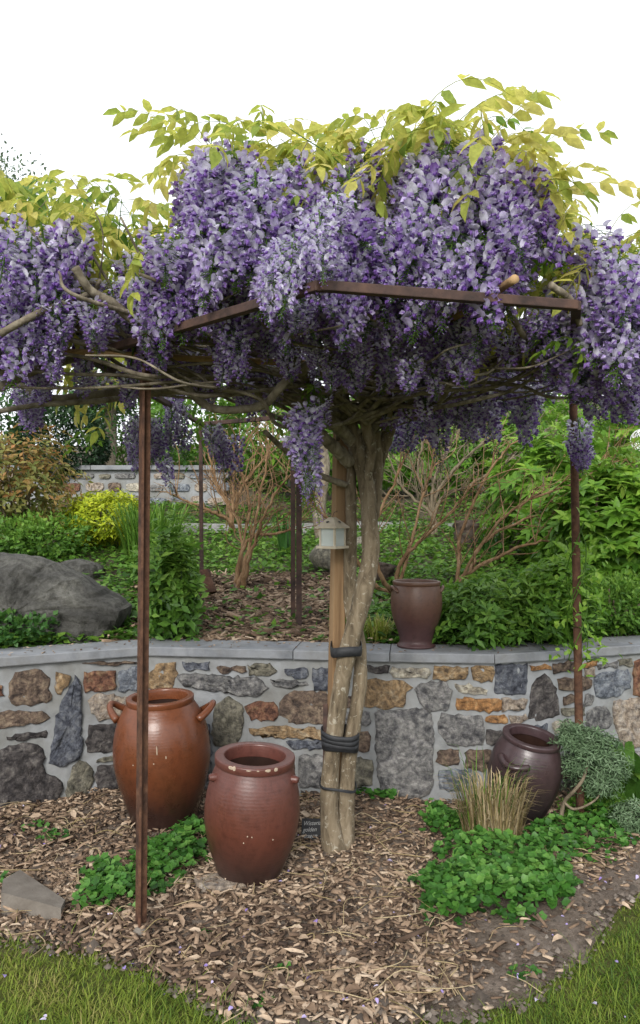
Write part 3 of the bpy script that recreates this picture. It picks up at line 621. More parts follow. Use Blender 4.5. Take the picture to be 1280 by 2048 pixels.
br([(530, 864, 3.3), (580, 908, 3.5), (640, 950, 3.65), (692, 970, 3.72)], 0.011, 0.017)
br([(150, 535, 2.6), (180, 580, 2.65), (225, 606, 2.7), (262, 637, 2.75), (300, 652, 2.8), (335, 672, 2.9), (400, 672, 3.1), (500, 700, 3.3), (640, 780, 3.6)], 0.014, 0.022)
br([(0, 668, 2.6), (50, 640, 2.6), (100, 615, 2.65), (160, 595, 2.7), (185, 585, 2.75)], 0.013, 0.011)
br([(750, 830, 3.75), (800, 760, 3.5), (835, 729, 3.3), (920, 729, 3.2), (990, 733, 3.2), (1065, 730, 3.1), (1140, 712, 2.9), (1220, 690, 2.8)], 0.028, 0.013)
br([(700, 703, 3.1), (800, 676, 3.1), (865, 671, 3.1), (897, 676, 3.1), (912, 692, 3.1), (950, 706, 3.1), (1000, 720, 3.1), (1065, 733, 3.05)], 0.016, 0.013)
br([(930, 665, 2.9), (921, 725, 3.0), (901, 766, 3.1), (870, 811, 3.3), (836, 831, 3.5), (800, 826, 3.65), (770, 850, 3.75)], 0.012, 0.022)
br([(690, 600, 2.45), (740, 633, 2.55), (795, 652, 2.65)], 0.009, 0.012); br([(1012, 610, 2.6), (1040, 660, 2.7), (1068, 700, 2.8), (1070, 730, 2.9)], 0.010, 0.014)
br([(1100, 570, 2.4), (1140, 600, 2.45), (1160, 650, 2.5)], 0.012, 0.010); br([(545, 570, 2.4), (560, 640, 2.7), (620, 700, 3.0)], 0.012, 0.014)
br([(0, 745, 2.9), (90, 700, 3.0), (160, 650, 2.9), (200, 560, 2.75)], 0.014, 0.008)
br([(580, 540, 2.6), (600, 620, 2.8), (660, 690, 3.1), (700, 760, 3.5)], 0.012, 0.02)
# knotted crown of the trunk and the many thin runners under the canopy
rs = np.random.RandomState(5)
for i in range(44):
    a = rs.uniform(0, 2 * math.pi); L = rs.uniform(0.7, 1.75); e = np.array([TRX + math.cos(a) * L * 0.95, TRY + math.sin(a) * L * 0.85, rs.uniform(2.12, 2.5)])
    if e[1] < 2.35: e[1] = 2.35 + rs.uniform(0, 0.3)
    s0 = np.array([TRX + 0.1 * math.cos(a) + 0.03, TRY + 0.06 * math.sin(a) + 0.05, rs.uniform(1.92, 2.12)])
    pts = [s0]; k = 5
    for j in range(1, k): 
        q = s0 + (e - s0) * j / k; q[2] = s0[2] + (e[2] - s0[2]) * (j / k) ** 0.6 + rs.normal() * 0.04; q[:2] += rs.normal(size=2) * 0.09; pts.append(q)
    pts.append(e); P = catmull(pts, 34); t = np.linspace(0, 1, 34)
    r0 = rs.choice([rs.uniform(0.004, 0.009), rs.uniform(.007, .015)]); V, f = tube_vf(P, r0 * (1 - 0.6 * t), 7, True, 0.06); link('branch', npmesh('branch', V, f, M_branch, True), wis)
for i in range(34):
    sg = -1 if i % 2 else 1; x0 = rs.uniform(660, 780); pts = [at(x0, rs.uniform(770, 850), 3.6)]; xe = 640 + sg * rs.uniform(250, 640); ye = rs.uniform(630, 800); de = rs.uniform(2.55, 3.3); k = 5; drift = rs.normal() * 20
    for j in range(1, k + 1):
        u = j / k; pts.append(at(x0 + (xe - x0) * u + rs.normal() * 16, 790 + (ye - 790) * u ** .8 + drift * math.sin(u * 5) + rs.normal() * 12, 3.6 + (de - 3.6) * min(1, u * 1.6) + rs.normal() * .05))
    V, f = tube_vf(catmull(pts, 36), rs.uniform(.004, .011) * np.linspace(1.2, .55, 36), 7, True, .08); link('branch', npmesh('branch', V, f, M_branch, True), wis)
for i in range(40):     # short forks that carry the flower mounds
    px = rs.choice([rs.uniform(400, 620), rs.uniform(780, 1070), rs.uniform(0, 250), rs.uniform(560, 800), rs.uniform(1150, 1280)]); py = rs.uniform(400, 600); d = rs.uniform(2.55, 3.2)
    a = at(px, py, d); b = np.array([a[0] * 0.7 + rs.normal() * 0.1, a[1] + rs.uniform(0.2, 0.6), rs.uniform(2.15, 2.3)]); m = (a + b) / 2 + rs.normal(size=3) * 0.08
    P = catmull([a, m, b], 16); V, f = tube_vf(P, np.linspace(0.004, 0.010, 16), 6); link('branch', npmesh('branch', V, f, M_branch, True), wis)

# flower clusters: a few cluster meshes, each made of whole pea flowers, copied
def petal_grid(w_, h_, cup):
    V = [(x * w_ / 2 * s, cup * abs(x) * (1.5 - y) - b * y, (y - 0.12 * (x == 0) * (y > .9)) * h_) for y, s, b in ((0, .42, .0), (.42, .95, .003), (.76, .92, .008), (1.0, .46, .012)) for x in (-1, 0, 1)]
    return np.array(V), np.array([(0, 1, 4), (0, 4, 3), (1, 2, 5), (1, 5, 4), (3, 4, 7), (3, 7, 6), (4, 5, 8), (4, 8, 7), (6, 7, 10), (6, 10, 9), (7, 8, 11), (7, 11, 10)])
KEEL = np.array([(0, 0, 0), (.30, .5, .15), (.30, -.5, .15), (.35, 0, .42), (.35, 0, -.35), (1, 0, .12)]); KF = np.array([(0, 1, 3), (0, 3, 2), (0, 4, 1), (0, 2, 4), (1, 5, 3), (3, 5, 2), (4, 5, 1), (2, 5, 4)])
def cluster(seed, L, n, top, openf):
    rs = np.random.RandomState(seed); A = Acc(); bend = rs.normal(size=2) * 0.03
    ax = lambda t: np.array([bend[0] * t * t, bend[1] * t * t, -L * t])
    P = np.array([ax(t) for t in np.linspace(0, 1, 9)]); V, f = tube_vf(P, np.linspace(0.003, 0.001, 9), 4); A.add(V, f, 0.2, 1)
    for i in range(n):
        t = ((i + rs.uniform(0, 0.8)) / n) ** 0.9; a = i * 2.39996 + rs.normal() * 0.3; rr = (top * (1 - t) ** 0.9 + 0.011) * rs.uniform(0.65, 1.1)
        o = np.array([math.cos(a), math.sin(a), 0]); c = ax(t); p = c + o * rr + np.array([0, 0, -rr * 0.35]); open_ = t < openf + rs.normal() * 0.06; s = rs.uniform(0.85, 1.15) * (1.0 if open_ else 0.6 * (1.25 - t) + .2)
        V, f = tube_vf(np.array([c, (c + p) / 2 + (0, 0, 0.004), p]), 0.0011, 3, False); A.add(V, f, 0.25, 1)
        fx = unit(o * 1.0 + np.array([0, 0, -0.45]) + rs.normal(size=3) * 0.35); up = np.array([0, 0, 1.0]) + rs.normal(size=3) * 0.28; sd_ = unit(np.cross(up, fx)); u2 = np.cross(fx, sd_); M = np.stack([fx, sd_, u2])
        if open_:
            V, f = petal_grid(0.0215 * s, 0.0235 * s, 0.008); V = np.stack([-V[:, 1] * 1.0 + 0.003, V[:, 0], V[:, 2] - 0.002], 1); A.add(V @ M + p, f, np.clip(0.79 + rs.normal() * 0.13 - 0.15 * t + np.array([.10, .25, .10, -.02, .12, -.02, -.04, .04, -.04, -.12, -.06, -.12]), 0, 1))
            A.add((KEEL * np.array([0.023, 0.013, 0.014]) * s - np.array([0, 0, 0.004])) @ M + p, KF, float(np.clip(0.25 + rs.normal() * 0.12, 0, 1)))
            for sg in (1, -1):
                W_ = np.array([(0, 0, 0), (.012, .007 * sg, .004), (.020, .006 * sg, -.004), (.010, .008 * sg, -.007)]) * s; A.add(W_ @ M + p, np.array([(0, 1, 2), (0, 2, 3)]), float(np.clip(0.38 + rs.normal() * 0.1, 0, 1)))
        else:
            A.add((KEEL * np.array([0.020, 0.011, 0.011]) * s) @ M + p, KF, float(np.clip(0.18 + rs.normal() * 0.1, 0, 1)))
    return A.mesh('raceme', [M_petal, M_fresh])
CL = [cluster(i, 0.19 + 0.022 * (i % 5), 80 + 5 * (i % 4), 0.068, 0.80) for i in range(8)] + [cluster(20 + i, 0.30, 86, 0.048, 0.62) for i in range(3)]
# (x0, x1, y0, y1, near, far, count, size) of the hanging points, from the picture and the frame they hang on
Z = [(395, 600, 300, 440, 2.38, 2.75, 46, 1.0), (400, 470, 300, 340, 2.45, 2.7, 5, .9), (560, 760, 320, 420, 2.5, 2.95, 24, .95), (580, 760, 400, 520, 2.45, 2.7, 24, 1.0), (570, 690, 500, 565, 2.4, 2.6, 8, .70),
     (800, 1060, 300, 420, 2.32, 2.7, 52, 1.05), (770, 1040, 400, 470, 2.3, 2.6, 30, 1.0), (770, 1060, 330, 460, 2.7, 3.1, 18, 1.0), (-60, 170, 420, 500, 2.55, 2.9, 20, 1.0), (-60, 100, 500, 610, 2.6, 3.0, 12, .95), (265, 400, 470, 530, 2.6, 2.9, 17, 1.0),
     (250, 360, 560, 640, 2.8, 3.1, 7, .85), (-60, 280, 560, 625, 3.0, 3.5, 24, .9), (1170, 1330, 485, 560, 2.35, 2.7, 15, 1.0), (1150, 1330, 560, 700, 2.5, 2.9, 14, 1.0), (690, 1010, 590, 660, 2.9, 3.5, 24, .95),
     (1060, 1150, 570, 630, 2.7, 3.2, 8, .9), (800, 990, 680, 800, 3.7, 4.4, 16, 1.05), (310, 590, 610, 700, 3.2, 3.9, 20, .95), (225, 320, 790, 860, 3.7, 4.1, 7, .72), (300, 480, 825, 865, 3.7, 4.1, 14, .70), (590, 640, 805, 840, 2.95, 3.1, 5, .95),
     (545, 705, 425, 500, 2.12, 2.3, 11, .62), (1030, 1075, 745, 780, 3.5, 3.8, 3, 1.0), (1128, 1165, 862, 885, 3.7, 3.85, 3, .8), (0, 90, 760, 790, 3.2, 3.5, 3, .8), (1160, 1290, 660, 740, 2.9, 3.3, 9, .95), (285, 300, 665, 690, 2.9, 2.92, 1, .6), (860, 1000, 700, 770, 3.4, 3.9, 6, .9), (300, 600, 640, 720, 4.0, 4.8, 8, 1.1), (680, 1000, 640, 720, 4.2, 4.8, 8, 1.1), (230, 620, 600, 710, 3.3, 4.3, 40, 1.0), (640, 1130, 610, 730, 3.5, 4.4, 44, 1.0), (-60, 300, 620, 720, 3.5, 4.0, 20, .9), (430, 720, 440, 560, 2.75, 3.1, 24, 1.0), (1060, 1160, 600, 680, 2.9, 3.4, 10, .95), (790, 960, 770, 840, 4.0, 4.4, 8, .8), (-40, 290, 560, 670, 2.6, 2.9, 20, .66), (300, 560, 560, 660, 2.7, 3.1, 22, .66), (690, 1010, 590, 690, 2.55, 3.0, 26, .66), (1000, 1160, 590, 690, 2.6, 3.0, 12, .66), (560, 700, 600, 690, 2.75, 3.1, 12, .6), (330, 560, 700, 745, 3.1, 3.4, 10, .55), (1150, 1300, 600, 720, 2.6, 2.9, 10, .8), (760, 960, 690, 790, 3.2, 3.7, 16, .75), (20, 270, 690, 740, 2.9, 3.3, 8, .6), (620, 660, 720, 800, 3.2, 3.3, 3, .6)]
rest = Acc(); cnt = 0; allr = []
for zi, (x0, x1, y0, y1, d0, d1, n, s) in enumerate(Z):
    for i in range(n):
        px, py = R.uniform(x0, x1), R.uniform(y0, y1)
        # a mound is rounder in the middle: nearer there
        e = abs((px - (x0 + x1) / 2) / ((x1 - x0) / 2 + 1e-6)); d = d0 + (d1 - d0) * np.clip(0.55 * e ** 2 + R.uniform(0, 0.5), 0, 1)
        if 20 < (x1 - x0): py += 22 * e ** 2
        py += 18 * R.normal(); allr.append((at(px, py, d), s * R.uniform(0.85, 1.12), zi))
def put(me, name, loc, rot, s, parent):
    o = bpy.data.objects.new(name, me); COL.objects.link(o); o.parent = parent; o.location = Vector(loc) - Vector(parent.location); o.rotation_euler = rot; o.scale = (s, s, s); return o
for i, (p, s, zi) in enumerate(allr):
    me = CL[R.randint(8)] if zi not in (17, 20, 21) else CL[8 + R.randint(3)]
    rot = (R.normal() * 0.14, R.normal() * 0.14, R.uniform(0, 6.28))
    if i < 10**6 and cnt < 300 or zi in (19, 20, 21, 22, 23, 24): ob = put(me, 'raceme', p, rot, s, wis); ob.scale[2] *= R.uniform(.8, 1.45); cnt += 1
    else:
        M = np.array(Euler(rot).to_matrix()); co = np.empty(len(me.vertices) * 3, dtype=np.float32); me.vertices.foreach_get('co', co); tt = np.empty(len(me.vertices), dtype=np.float32); me.attributes['tint'].data.foreach_get('value', tt)
        ii = np.empty(len(me.polygons) * 3, dtype=np.int32); me.loops.foreach_get('vertex_index', ii); mi = np.empty(len(me.polygons), dtype=np.int32); me.polygons.foreach_get('material_index', mi)
        rest.add(co.reshape(-1, 3) @ M.T * s + p, ii.reshape(-1, 3), tt, 0); rest.m[-1] = mi
if rest.v:
    tag(link('racemes', rest.mesh('racemes', [M_petal, M_fresh]), wis), kind='stuff')

# compound leaves
def comp_leaf(seed, L, pairs, ll, lw, droop):
    rs = np.random.RandomState(seed); A = Acc(); t = np.linspace(0, 1, 10); cz = rs.uniform(0.02, 0.10)
    ax = np.stack([L * t, 0.02 * np.sin(t * 3 + seed), cz * np.sin(t * 2.2) - droop * t ** 2], 1); V, f = tube_vf(ax, np.linspace(0.0016, 0.0007, 10), 3, False); A.add(V, f, 0.5)
    P, D, N, S_ = [], [], [], []
    for k in range(pairs):
        u = 0.28 + 0.68 * k / (pairs - 1); c = np.array([np.interp(u, t, ax[:, i]) for i in range(3)])
        for sg in (1, -1):
            P.append(c); dz = rs.uniform(-1.5, -0.15); D.append((0.55 + rs.normal() * .15, sg * (0.8 + rs.normal() * .15), dz)); N.append((0.1, -sg * dz, 1.0)); S_.append(rs.uniform(0.8, 1.1) * (1 - 0.35 * abs(u - 0.6)))
    P.append(ax[-1]); D.append((.8, 0, -0.9)); N.append((0.9, 0, 1)); S_.append(1.0); S_ = np.array(S_)
    V, f, k = leaves_vf(np.array(P), np.array(D), np.array(N) + rs.normal(size=(len(P), 3)) * 0.15, ll * S_, lw * S_, 'oval'); A.add(V, f, np.repeat(np.clip(0.55 + rs.normal(size=len(P)) * 0.14, 0, 1), k))
    return A
LV = [comp_leaf(i, 0.20 + 0.02 * (i % 4), 4 + i % 3, 0.080, 0.036, 0.10 + 0.03 * (i % 3)).mesh('leaf', M_gold) for i in range(8)]
LG = [comp_leaf(30 + i, 0.15, 4, 0.052, 0.022, 0.08).mesh('leaf', M_fresh) for i in range(4)]
LZ = [(-60, 60, 335, 400, 2.6, 3.3, 16, 1.05), (60, 250, 330, 440, 2.7, 3.3, 20, .95), (180, 280, 400, 520, 2.8, 3.4, 12, .9), (300, 390, 370, 460, 2.6, 3.0, 9, .9), (350, 470, 225, 310, 2.5, 2.9, 11, .95), (430, 620, 205, 300, 2.5, 3.0, 22, .95), (600, 720, 225, 320, 2.5, 3.0, 14, .95),
      (690, 830, 195, 290, 2.45, 2.9, 18, 1.0), (830, 1000, 190, 280, 2.35, 2.8, 28, 1.05), (960, 1090, 230, 320, 2.4, 2.8, 22, 1.0), (1060, 1140, 300, 420, 2.5, 2.9, 12, .9), (1080, 1200, 450, 560, 2.6, 3.1, 22, .95), (1180, 1330, 425, 500, 2.5, 3.0, 18, 1.0), (0, 200, 520, 640, 3.3, 3.9, 8, 1.0), (480, 760, 360, 460, 2.8, 3.2, 10, .8), (560, 700, 330, 420, 2.4, 2.6, 4, .8), (120, 240, 640, 760, 3.4, 4.0, 8, 1.0), (1000, 1090, 560, 640, 3.0, 3.4, 6, 1.0)]
LGZ = [(430, 560, 560, 590, 2.5, 2.8, 7, 1), (1060, 1280, 650, 700, 2.5, 2.9, 12, 1.0), (1080, 1150, 470, 560, 2.7, 3.1, 6, 1), (580, 700, 770, 800, 3.1, 3.3, 5, .9), (1080, 1250, 870, 930, 3.8, 4.2, 7, 1.2), (180, 280, 860, 900, 3.9, 4.2, 4, 1.1), (400, 600, 800, 850, 3.9, 4.4, 6, 1.1), (860, 960, 240, 300, 2.5, 2.7, 6, 1)]
for L_, zl in ((LV, LZ), (LG, LGZ)):
    for (x0, x1, y0, y1, d0, d1, n, s) in zl:
        for i in range(n):
            p = at(R.uniform(x0, x1), R.uniform(y0, y1) + (42 if L_ is LV else 0), R.uniform(d0, d1)); px = proj(p)[0]; p[2] -= max(0, px - 1000) * .0011 * (proj(p)[1] < 420)
            az = R.uniform(0, 2 * math.pi); 
            if px > 1100 and R.rand() < 0.4: az = R.normal() * 0.8
            if px < 420 and R.rand() < 0.5: az = math.pi + R.normal() * 0.9
            put(L_[R.randint(len(L_))], 'leaf', p, (R.normal() * 0.3, R.uniform(-0.4, 0.6), az), s * R.uniform(0.8, 1.15), wis)
xl = Acc()
for (x0, x1, y0, y1, d0, d1, n, s) in [(-80, 130, 330, 450, 2.9, 3.6, 40, 1.1), (80, 300, 360, 540, 2.9, 3.7, 46, 1.0), (300, 400, 400, 480, 2.9, 3.3, 12, 1.0), (400, 640, 250, 340, 2.9, 3.4, 20, 1.0), (640, 860, 250, 340, 2.9, 3.4, 18, 1.0), (860, 1090, 265, 350, 2.8, 3.3, 24, 1.05), (1080, 1160, 430, 620, 2.9, 3.5, 40, 1.0), (1120, 1350, 440, 560, 2.8, 3.4, 44, 1.1), (150, 420, 560, 690, 3.8, 4.6, 26, 1.1), (480, 1000, 520, 680, 4.4, 5.0, 30, 1.1)]:
    for i in range(n):
        me = LV[R.randint(8)]; M = np.array(Euler((R.normal() * .3, R.uniform(-.3, .7), R.uniform(0, 6.28))).to_matrix()); co = np.empty(len(me.vertices) * 3, dtype=np.float32); me.vertices.foreach_get('co', co); tt = np.empty(len(me.vertices), dtype=np.float32); me.attributes['tint'].data.foreach_get('value', tt); ii = np.empty(len(me.polygons) * 3, dtype=np.int32); me.loops.foreach_get('vertex_index', ii)
        xl.add(co.reshape(-1, 3) @ M.T * s * R.uniform(.8, 1.15) + at(R.uniform(x0, x1), R.uniform(y0, y1) + 35, R.uniform(d0, d1)), ii.reshape(-1, 3), np.clip(tt + R.normal() * .2, 0, 1))
tag(link('leaves', xl.mesh('leaves', M_gold), wis), kind='stuff')
# thin leafy shoots that hold the upper leaves
for (x0, x1, y0, y1, d0, d1, n, s) in LZ[:13]:
    for i in range(max(2, n // 5)):
        a = at(R.uniform(x0, x1), R.uniform(y0, y1) + 25, R.uniform(d0, d1)); b = a + np.array([R.normal() * 0.12, R.uniform(0, 0.2), -R.uniform(0.25, 0.5)]); m = (a + b) / 2 + R.normal(size=3) * 0.04
        V, f = tube_vf(catmull([a, m, b], 10), np.linspace(0.0015, 0.004, 10), 5); link('shoot', npmesh('shoot', V, f, M_fresh if i % 2 else M_branch, True), wis)

# rubber straps around stake and stems
def strap(pxc, py, d, w_, dp, h, label, tilt=0.0, wraps=1, yaw=0.0):
    t = thing('tree_tie', tuple(at(pxc, py, d)), label, 'strap', 'rubber straps around the wisteria trunk'); c = at(pxc, py, d)
    for k in range(wraps):
        n_ = 36; V = []; f = []; hh = h if wraps == 1 else h * (1.0 if k == 0 else 0.35); ext = 1 + 0.012 * k; dz0 = 0 if k == 0 else (k - 1.5) * h * 0.3
        for i in range(n_):
            a = 2 * math.pi * i / n_; x = math.copysign(abs(math.cos(a)) ** 0.6, math.cos(a)) * w_ / 2 * ext; y = math.copysign(abs(math.sin(a)) ** 0.75, math.sin(a)) * dp / 2 * ext; zz = tilt * x + 0.004 * math.sin(3 * a + k) + dz0
            for off, z in ((-.002, -hh / 2), (0.001, -hh / 2), (0.0025, 0), (0.001, hh / 2), (-.002, hh / 2)):
                V.append((c[0] + x * (1 + off / w_ * 2), c[1] + y * (1 + off / dp * 2), c[2] + zz + z))
        for i in range(n_):
            for j in range(5):
                jj = (j + 1) % 5; a, b = i * 5, ((i + 1) % n_) * 5; f.append((a + j, b + j, b + jj, a + jj))
        link('band', pymesh('band', V, f, M_rubber, True), t)
    return t
strap(692, 1296, 3.70, 0.145, 0.25, 0.045, 'single wide black rubber strap at wall coping height on the wisteria', 0.06)
strap(680, 1478, 3.70, 0.172, 0.20, 0.07, 'folded black rubber strap halfway down the two wisteria stems', -0.08, 4)
strap(676, 1568, 3.69, 0.17, 0.19, 0.012, 'thin black cord tied low around both wisteria stems', -0.12, 2)

# little tin lantern
lc = at(665, 1068, 3.66); lan = thing('lantern', tuple(lc), 'small cream tin lantern with heart cutouts hanging on the timber stake', 'lantern')
ly = rad(-36); s_ = 0.088; h_ = 0.088
def rotp(V, a=ly): return [(lc[0] + v[0] * math.cos(a) - v[1] * math.sin(a), lc[1] + v[0] * math.sin(a) + v[1] * math.cos(a), lc[2] + v[2]) for v in V]
e = 0.058; V = rotp([(-e, -e, .032), (e, -e, .032), (e, e, .032), (-e, e, .032), (-.012, -.012, .078), (.012, -.012, .078), (.012, .012, .078), (-.012, .012, .078), (-e, -e, .027), (e, -e, .027), (e, e, .027), (-e, e, .027)])
lroof = link('roof', pymesh('roof', V, [(0, 1, 5, 4), (1, 2, 6, 5), (2, 3, 7, 6), (3, 0, 4, 7), (4, 5, 6, 7), (8, 11, 10, 9), (0, 8, 9, 1), (1, 9, 10, 2), (2, 10, 11, 3), (3, 11, 8, 0)], M_tin), lan)
b_, f_ = box_vf((0, 0, -.061), (.11, .11, .012), 0, .002); link('base', pymesh('base', rotp(b_), f_, M_tin), lan)
mg, tg, bgs, og = nodes('lantern_glass'); bgs.inputs['Base Color'].default_value = (0.55, 0.6, 0.58, 1); bgs.inputs['Roughness'].default_value = 0.12; bgs.inputs['Alpha'].default_value = 0.45
for q in range(4):
    a = ly + q * math.pi / 2; b_, f_ = box_vf((.040, .040, -.014), (.009, .009, .083)); link('corner_post', pymesh('corner_post', rotp(b_, a), f_, M_tin), lan)
    b_, f_ = box_vf((0, -.040, -.014), (.071, .002, .082)); link('pane', pymesh('pane', rotp(b_, a), f_, mg), lan)
    hv = []; tt = np.linspace(0, 2 * math.pi, 18)[:-1]
    for u in tt: hx = 16 * math.sin(u) ** 3 / 16 * .0085; hz = (13 * math.cos(u) - 5 * math.cos(2 * u) - 2 * math.cos(3 * u) - math.cos(4 * u)) / 16 * .0085; hv.append((hx, -.039 + hz * .74 - .0015, .055 + hz * .68 + .0012))
    link('heart_cutout', pymesh('heart_cutout', rotp(hv, a), [tuple(range(17))], M_rubber), lroof)
V, f = tube_vf(catmull([np.array(rotp([(0, 0, .078)])[0]), np.array(rotp([(0.01, 0.0, .10)])[0]), at(676, 1022, 3.75)], 8), 0.0015, 5); link('hook', npmesh('hook', V, f, M_darkiron, True), lan)

# ------------------------------------------------------------------ stoneware jars
def lathe(prof, n=56):
    V = []; f = []
    for r_, z in prof:
        for i in range(n): a = 2 * math.pi * i / n; V.append((r_ * math.cos(a), r_ * math.sin(a), z))
    for k in range(len(prof) - 1):
        for i in range(n): j = (i + 1) % n; f.append((k * n + i, k * n + j, (k + 1) * n + j, (k + 1) * n + i))
    f.append(tuple(range(n - 1, -1, -1))); f.append(tuple((len(prof) - 1) * n + i for i in range(n)))
    return V, f
M_inside = m_surface('inner_glaze_shade', [(0.018, 0.009, 0.007), (0.035, 0.017, 0.012)], 8, 0.5, 30, 0.2, 0.003)  # inner glaze darkened further: shade of the jar's hollow painted into the colour
RIMS = {}
def jar(base, tilt, outer, inner, rimr, mat, label, handles, hkind, rz=0.0):
    """outer and inner: profiles (radius, height); the rim is a part of its own"""
    t = thing('stoneware_jar', tuple(base), label, 'jar', 'stoneware jars'); t.rotation_euler = (tilt[0], tilt[1], rz)
    H = outer[-1][1]
    o = np.array(outer); tt = np.linspace(0, 1, len(o)); Q = catmull(np.c_[o, np.zeros(len(o))], 34)[:, :2]
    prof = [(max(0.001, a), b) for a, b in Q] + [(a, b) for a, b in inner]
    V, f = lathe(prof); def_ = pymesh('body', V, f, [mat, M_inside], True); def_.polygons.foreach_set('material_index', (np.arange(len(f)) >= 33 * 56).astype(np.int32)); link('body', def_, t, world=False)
    r0, r1, z0, z1 = rimr; e = 0.006
    q = .0022; V, f = lathe([(r0, z0), (r1 - e, z0 - 0.002), (r1 - q, z0), (r1, z0 + q), (r1 + .001, z1 - e), (r1, z1 - q), (r1 - q, z1), (r1 - e, z1 + .0005), (r0 + e, z1 + .001), (r0 + q, z1), (r0, z1 - q), (r0 - .001, z1 - e), (r0 - .003, z0 - 0.02)])
    f = f[:-2]; rimo = link('rim', pymesh('rim', V, f, mat, True), t, world=False); RIMS[t.name] = rimo
    for az in handles:
        hz = hkind['z']; rr = hkind['r']; ca, sa = math.cos(az), math.sin(az)
        if hkind['type'] == 'loop':    # horizontal strap handle swept upwards
            pts = []
            for u in np.linspace(-1, 1, 9): x = rr - 0.012 + hkind['out'] * (1 - abs(u) ** 2.2); y = u * hkind['half']; zz = hz + hkind['rise'] * (1 - abs(u) ** 1.6); pts.append((x * ca - y * sa, x * sa + y * ca, zz))
            P = catmull(pts, 24); V, f = tube_vf(P, hkind['th'] * (1.15 - 0.25 * np.sin(np.linspace(0, math.pi, 24))), 10); V = np.array(V)
        else:                           # broken stub or knob
            pts = [((rr - 0.02) * ca, (rr - 0.02) * sa, hz), ((rr + 0.012) * ca, (rr + 0.012) * sa, hz + .004), ((rr + 0.026) * ca, (rr + 0.026) * sa, hz + 0.004)]
            V, f = tube_vf(catmull(pts, 8), np.linspace(0.021, 0.013, 8), 10, True, 0.08)
        link('handle', npmesh('handle', V, f, mat, True), t, world=False)
    return t
cl_ = lambda r_, H: [(r_, H), (r_ * 0.97, H - 0.03), (r_ * 1.15, H * 0.8), (r_ * 1.25, H * 0.5), (r_ * 0.8, 0.03)]
# tall orange-brown jar
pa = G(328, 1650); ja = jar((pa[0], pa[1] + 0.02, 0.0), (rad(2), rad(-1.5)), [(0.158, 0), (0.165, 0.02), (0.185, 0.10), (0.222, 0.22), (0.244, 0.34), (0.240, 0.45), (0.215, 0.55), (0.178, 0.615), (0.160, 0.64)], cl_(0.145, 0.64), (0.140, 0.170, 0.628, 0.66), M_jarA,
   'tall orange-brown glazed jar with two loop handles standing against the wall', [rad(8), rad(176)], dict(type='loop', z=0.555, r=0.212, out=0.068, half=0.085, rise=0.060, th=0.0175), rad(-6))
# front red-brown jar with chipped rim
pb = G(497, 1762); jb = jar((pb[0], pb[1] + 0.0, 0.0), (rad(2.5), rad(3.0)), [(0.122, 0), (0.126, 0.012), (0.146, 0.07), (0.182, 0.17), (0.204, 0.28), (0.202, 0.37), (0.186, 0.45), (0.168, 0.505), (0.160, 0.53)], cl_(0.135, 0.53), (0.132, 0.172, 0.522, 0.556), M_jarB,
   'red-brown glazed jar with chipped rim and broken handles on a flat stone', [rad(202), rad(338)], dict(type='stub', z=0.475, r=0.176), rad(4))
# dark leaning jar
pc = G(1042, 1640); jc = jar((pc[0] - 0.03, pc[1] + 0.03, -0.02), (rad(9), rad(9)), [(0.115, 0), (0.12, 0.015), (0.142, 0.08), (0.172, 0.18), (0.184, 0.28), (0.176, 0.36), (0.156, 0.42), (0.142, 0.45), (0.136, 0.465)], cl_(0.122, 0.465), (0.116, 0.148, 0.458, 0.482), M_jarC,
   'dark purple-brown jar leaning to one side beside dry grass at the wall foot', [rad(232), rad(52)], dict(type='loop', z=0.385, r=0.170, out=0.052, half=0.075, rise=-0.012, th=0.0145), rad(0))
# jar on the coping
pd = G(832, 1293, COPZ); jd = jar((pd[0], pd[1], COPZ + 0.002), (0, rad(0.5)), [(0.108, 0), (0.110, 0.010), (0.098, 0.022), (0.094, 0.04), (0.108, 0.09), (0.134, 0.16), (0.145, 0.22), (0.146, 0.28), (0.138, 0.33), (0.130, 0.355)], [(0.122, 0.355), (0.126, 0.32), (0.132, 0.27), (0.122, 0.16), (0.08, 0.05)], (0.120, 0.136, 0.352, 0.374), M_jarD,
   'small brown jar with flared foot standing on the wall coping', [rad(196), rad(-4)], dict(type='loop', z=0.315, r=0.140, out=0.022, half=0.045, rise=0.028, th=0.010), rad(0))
def sliver(parent, az, r_, z, w_, h_, name, mat):
    n_ = 10; V = []; 
    for k, off in ((1, 0.0005), (0.75, 0.0022)):
        for i in range(n_):
            a = 2 * math.pi * i / n_; da = math.cos(a) * w_ / r_ * k * R.uniform(.8, 1.1); dz = math.sin(a) * h_ * k * R.uniform(.85, 1.1); V.append(((r_ + off) * math.cos(az + da), (r_ + off) * math.sin(az + da), z + dz))
    f = [(i, (i + 1) % n_, n_ + (i + 1) % n_, n_ + i) for i in range(n_)] + [tuple(n_ + i for i in range(n_))]
    link(name, pymesh(name, V, f, mat), parent, world=False)
for az, z, h_ in ((262, .43, .026), (282, .455, .026), (292, .42, .008), (278, .395, .005), (253, .385, .004)): 
    rr = float(np.interp(z, [.34, .45, .55], [.244, .241, .216])); sliver(ja, rad(az), rr, z, .0035, h_, 'glaze_drip', M_chip)
for az, w_, h_ in ((236, .016, .008), (241, .008, .011), (289, .013, .007), (301, .010, .009), (262, .012, .003), (275, .006, .003)): sliver(RIMS[jb.name], rad(az), .1722, .548, w_, h_, 'rim_chip', M_chip)
for az, z in ((266, .29), (271, .288), (262, .262), (296, .27)): sliver(jb, rad(az), .2045, z, .003, .003, 'glaze_speck', M_chip)

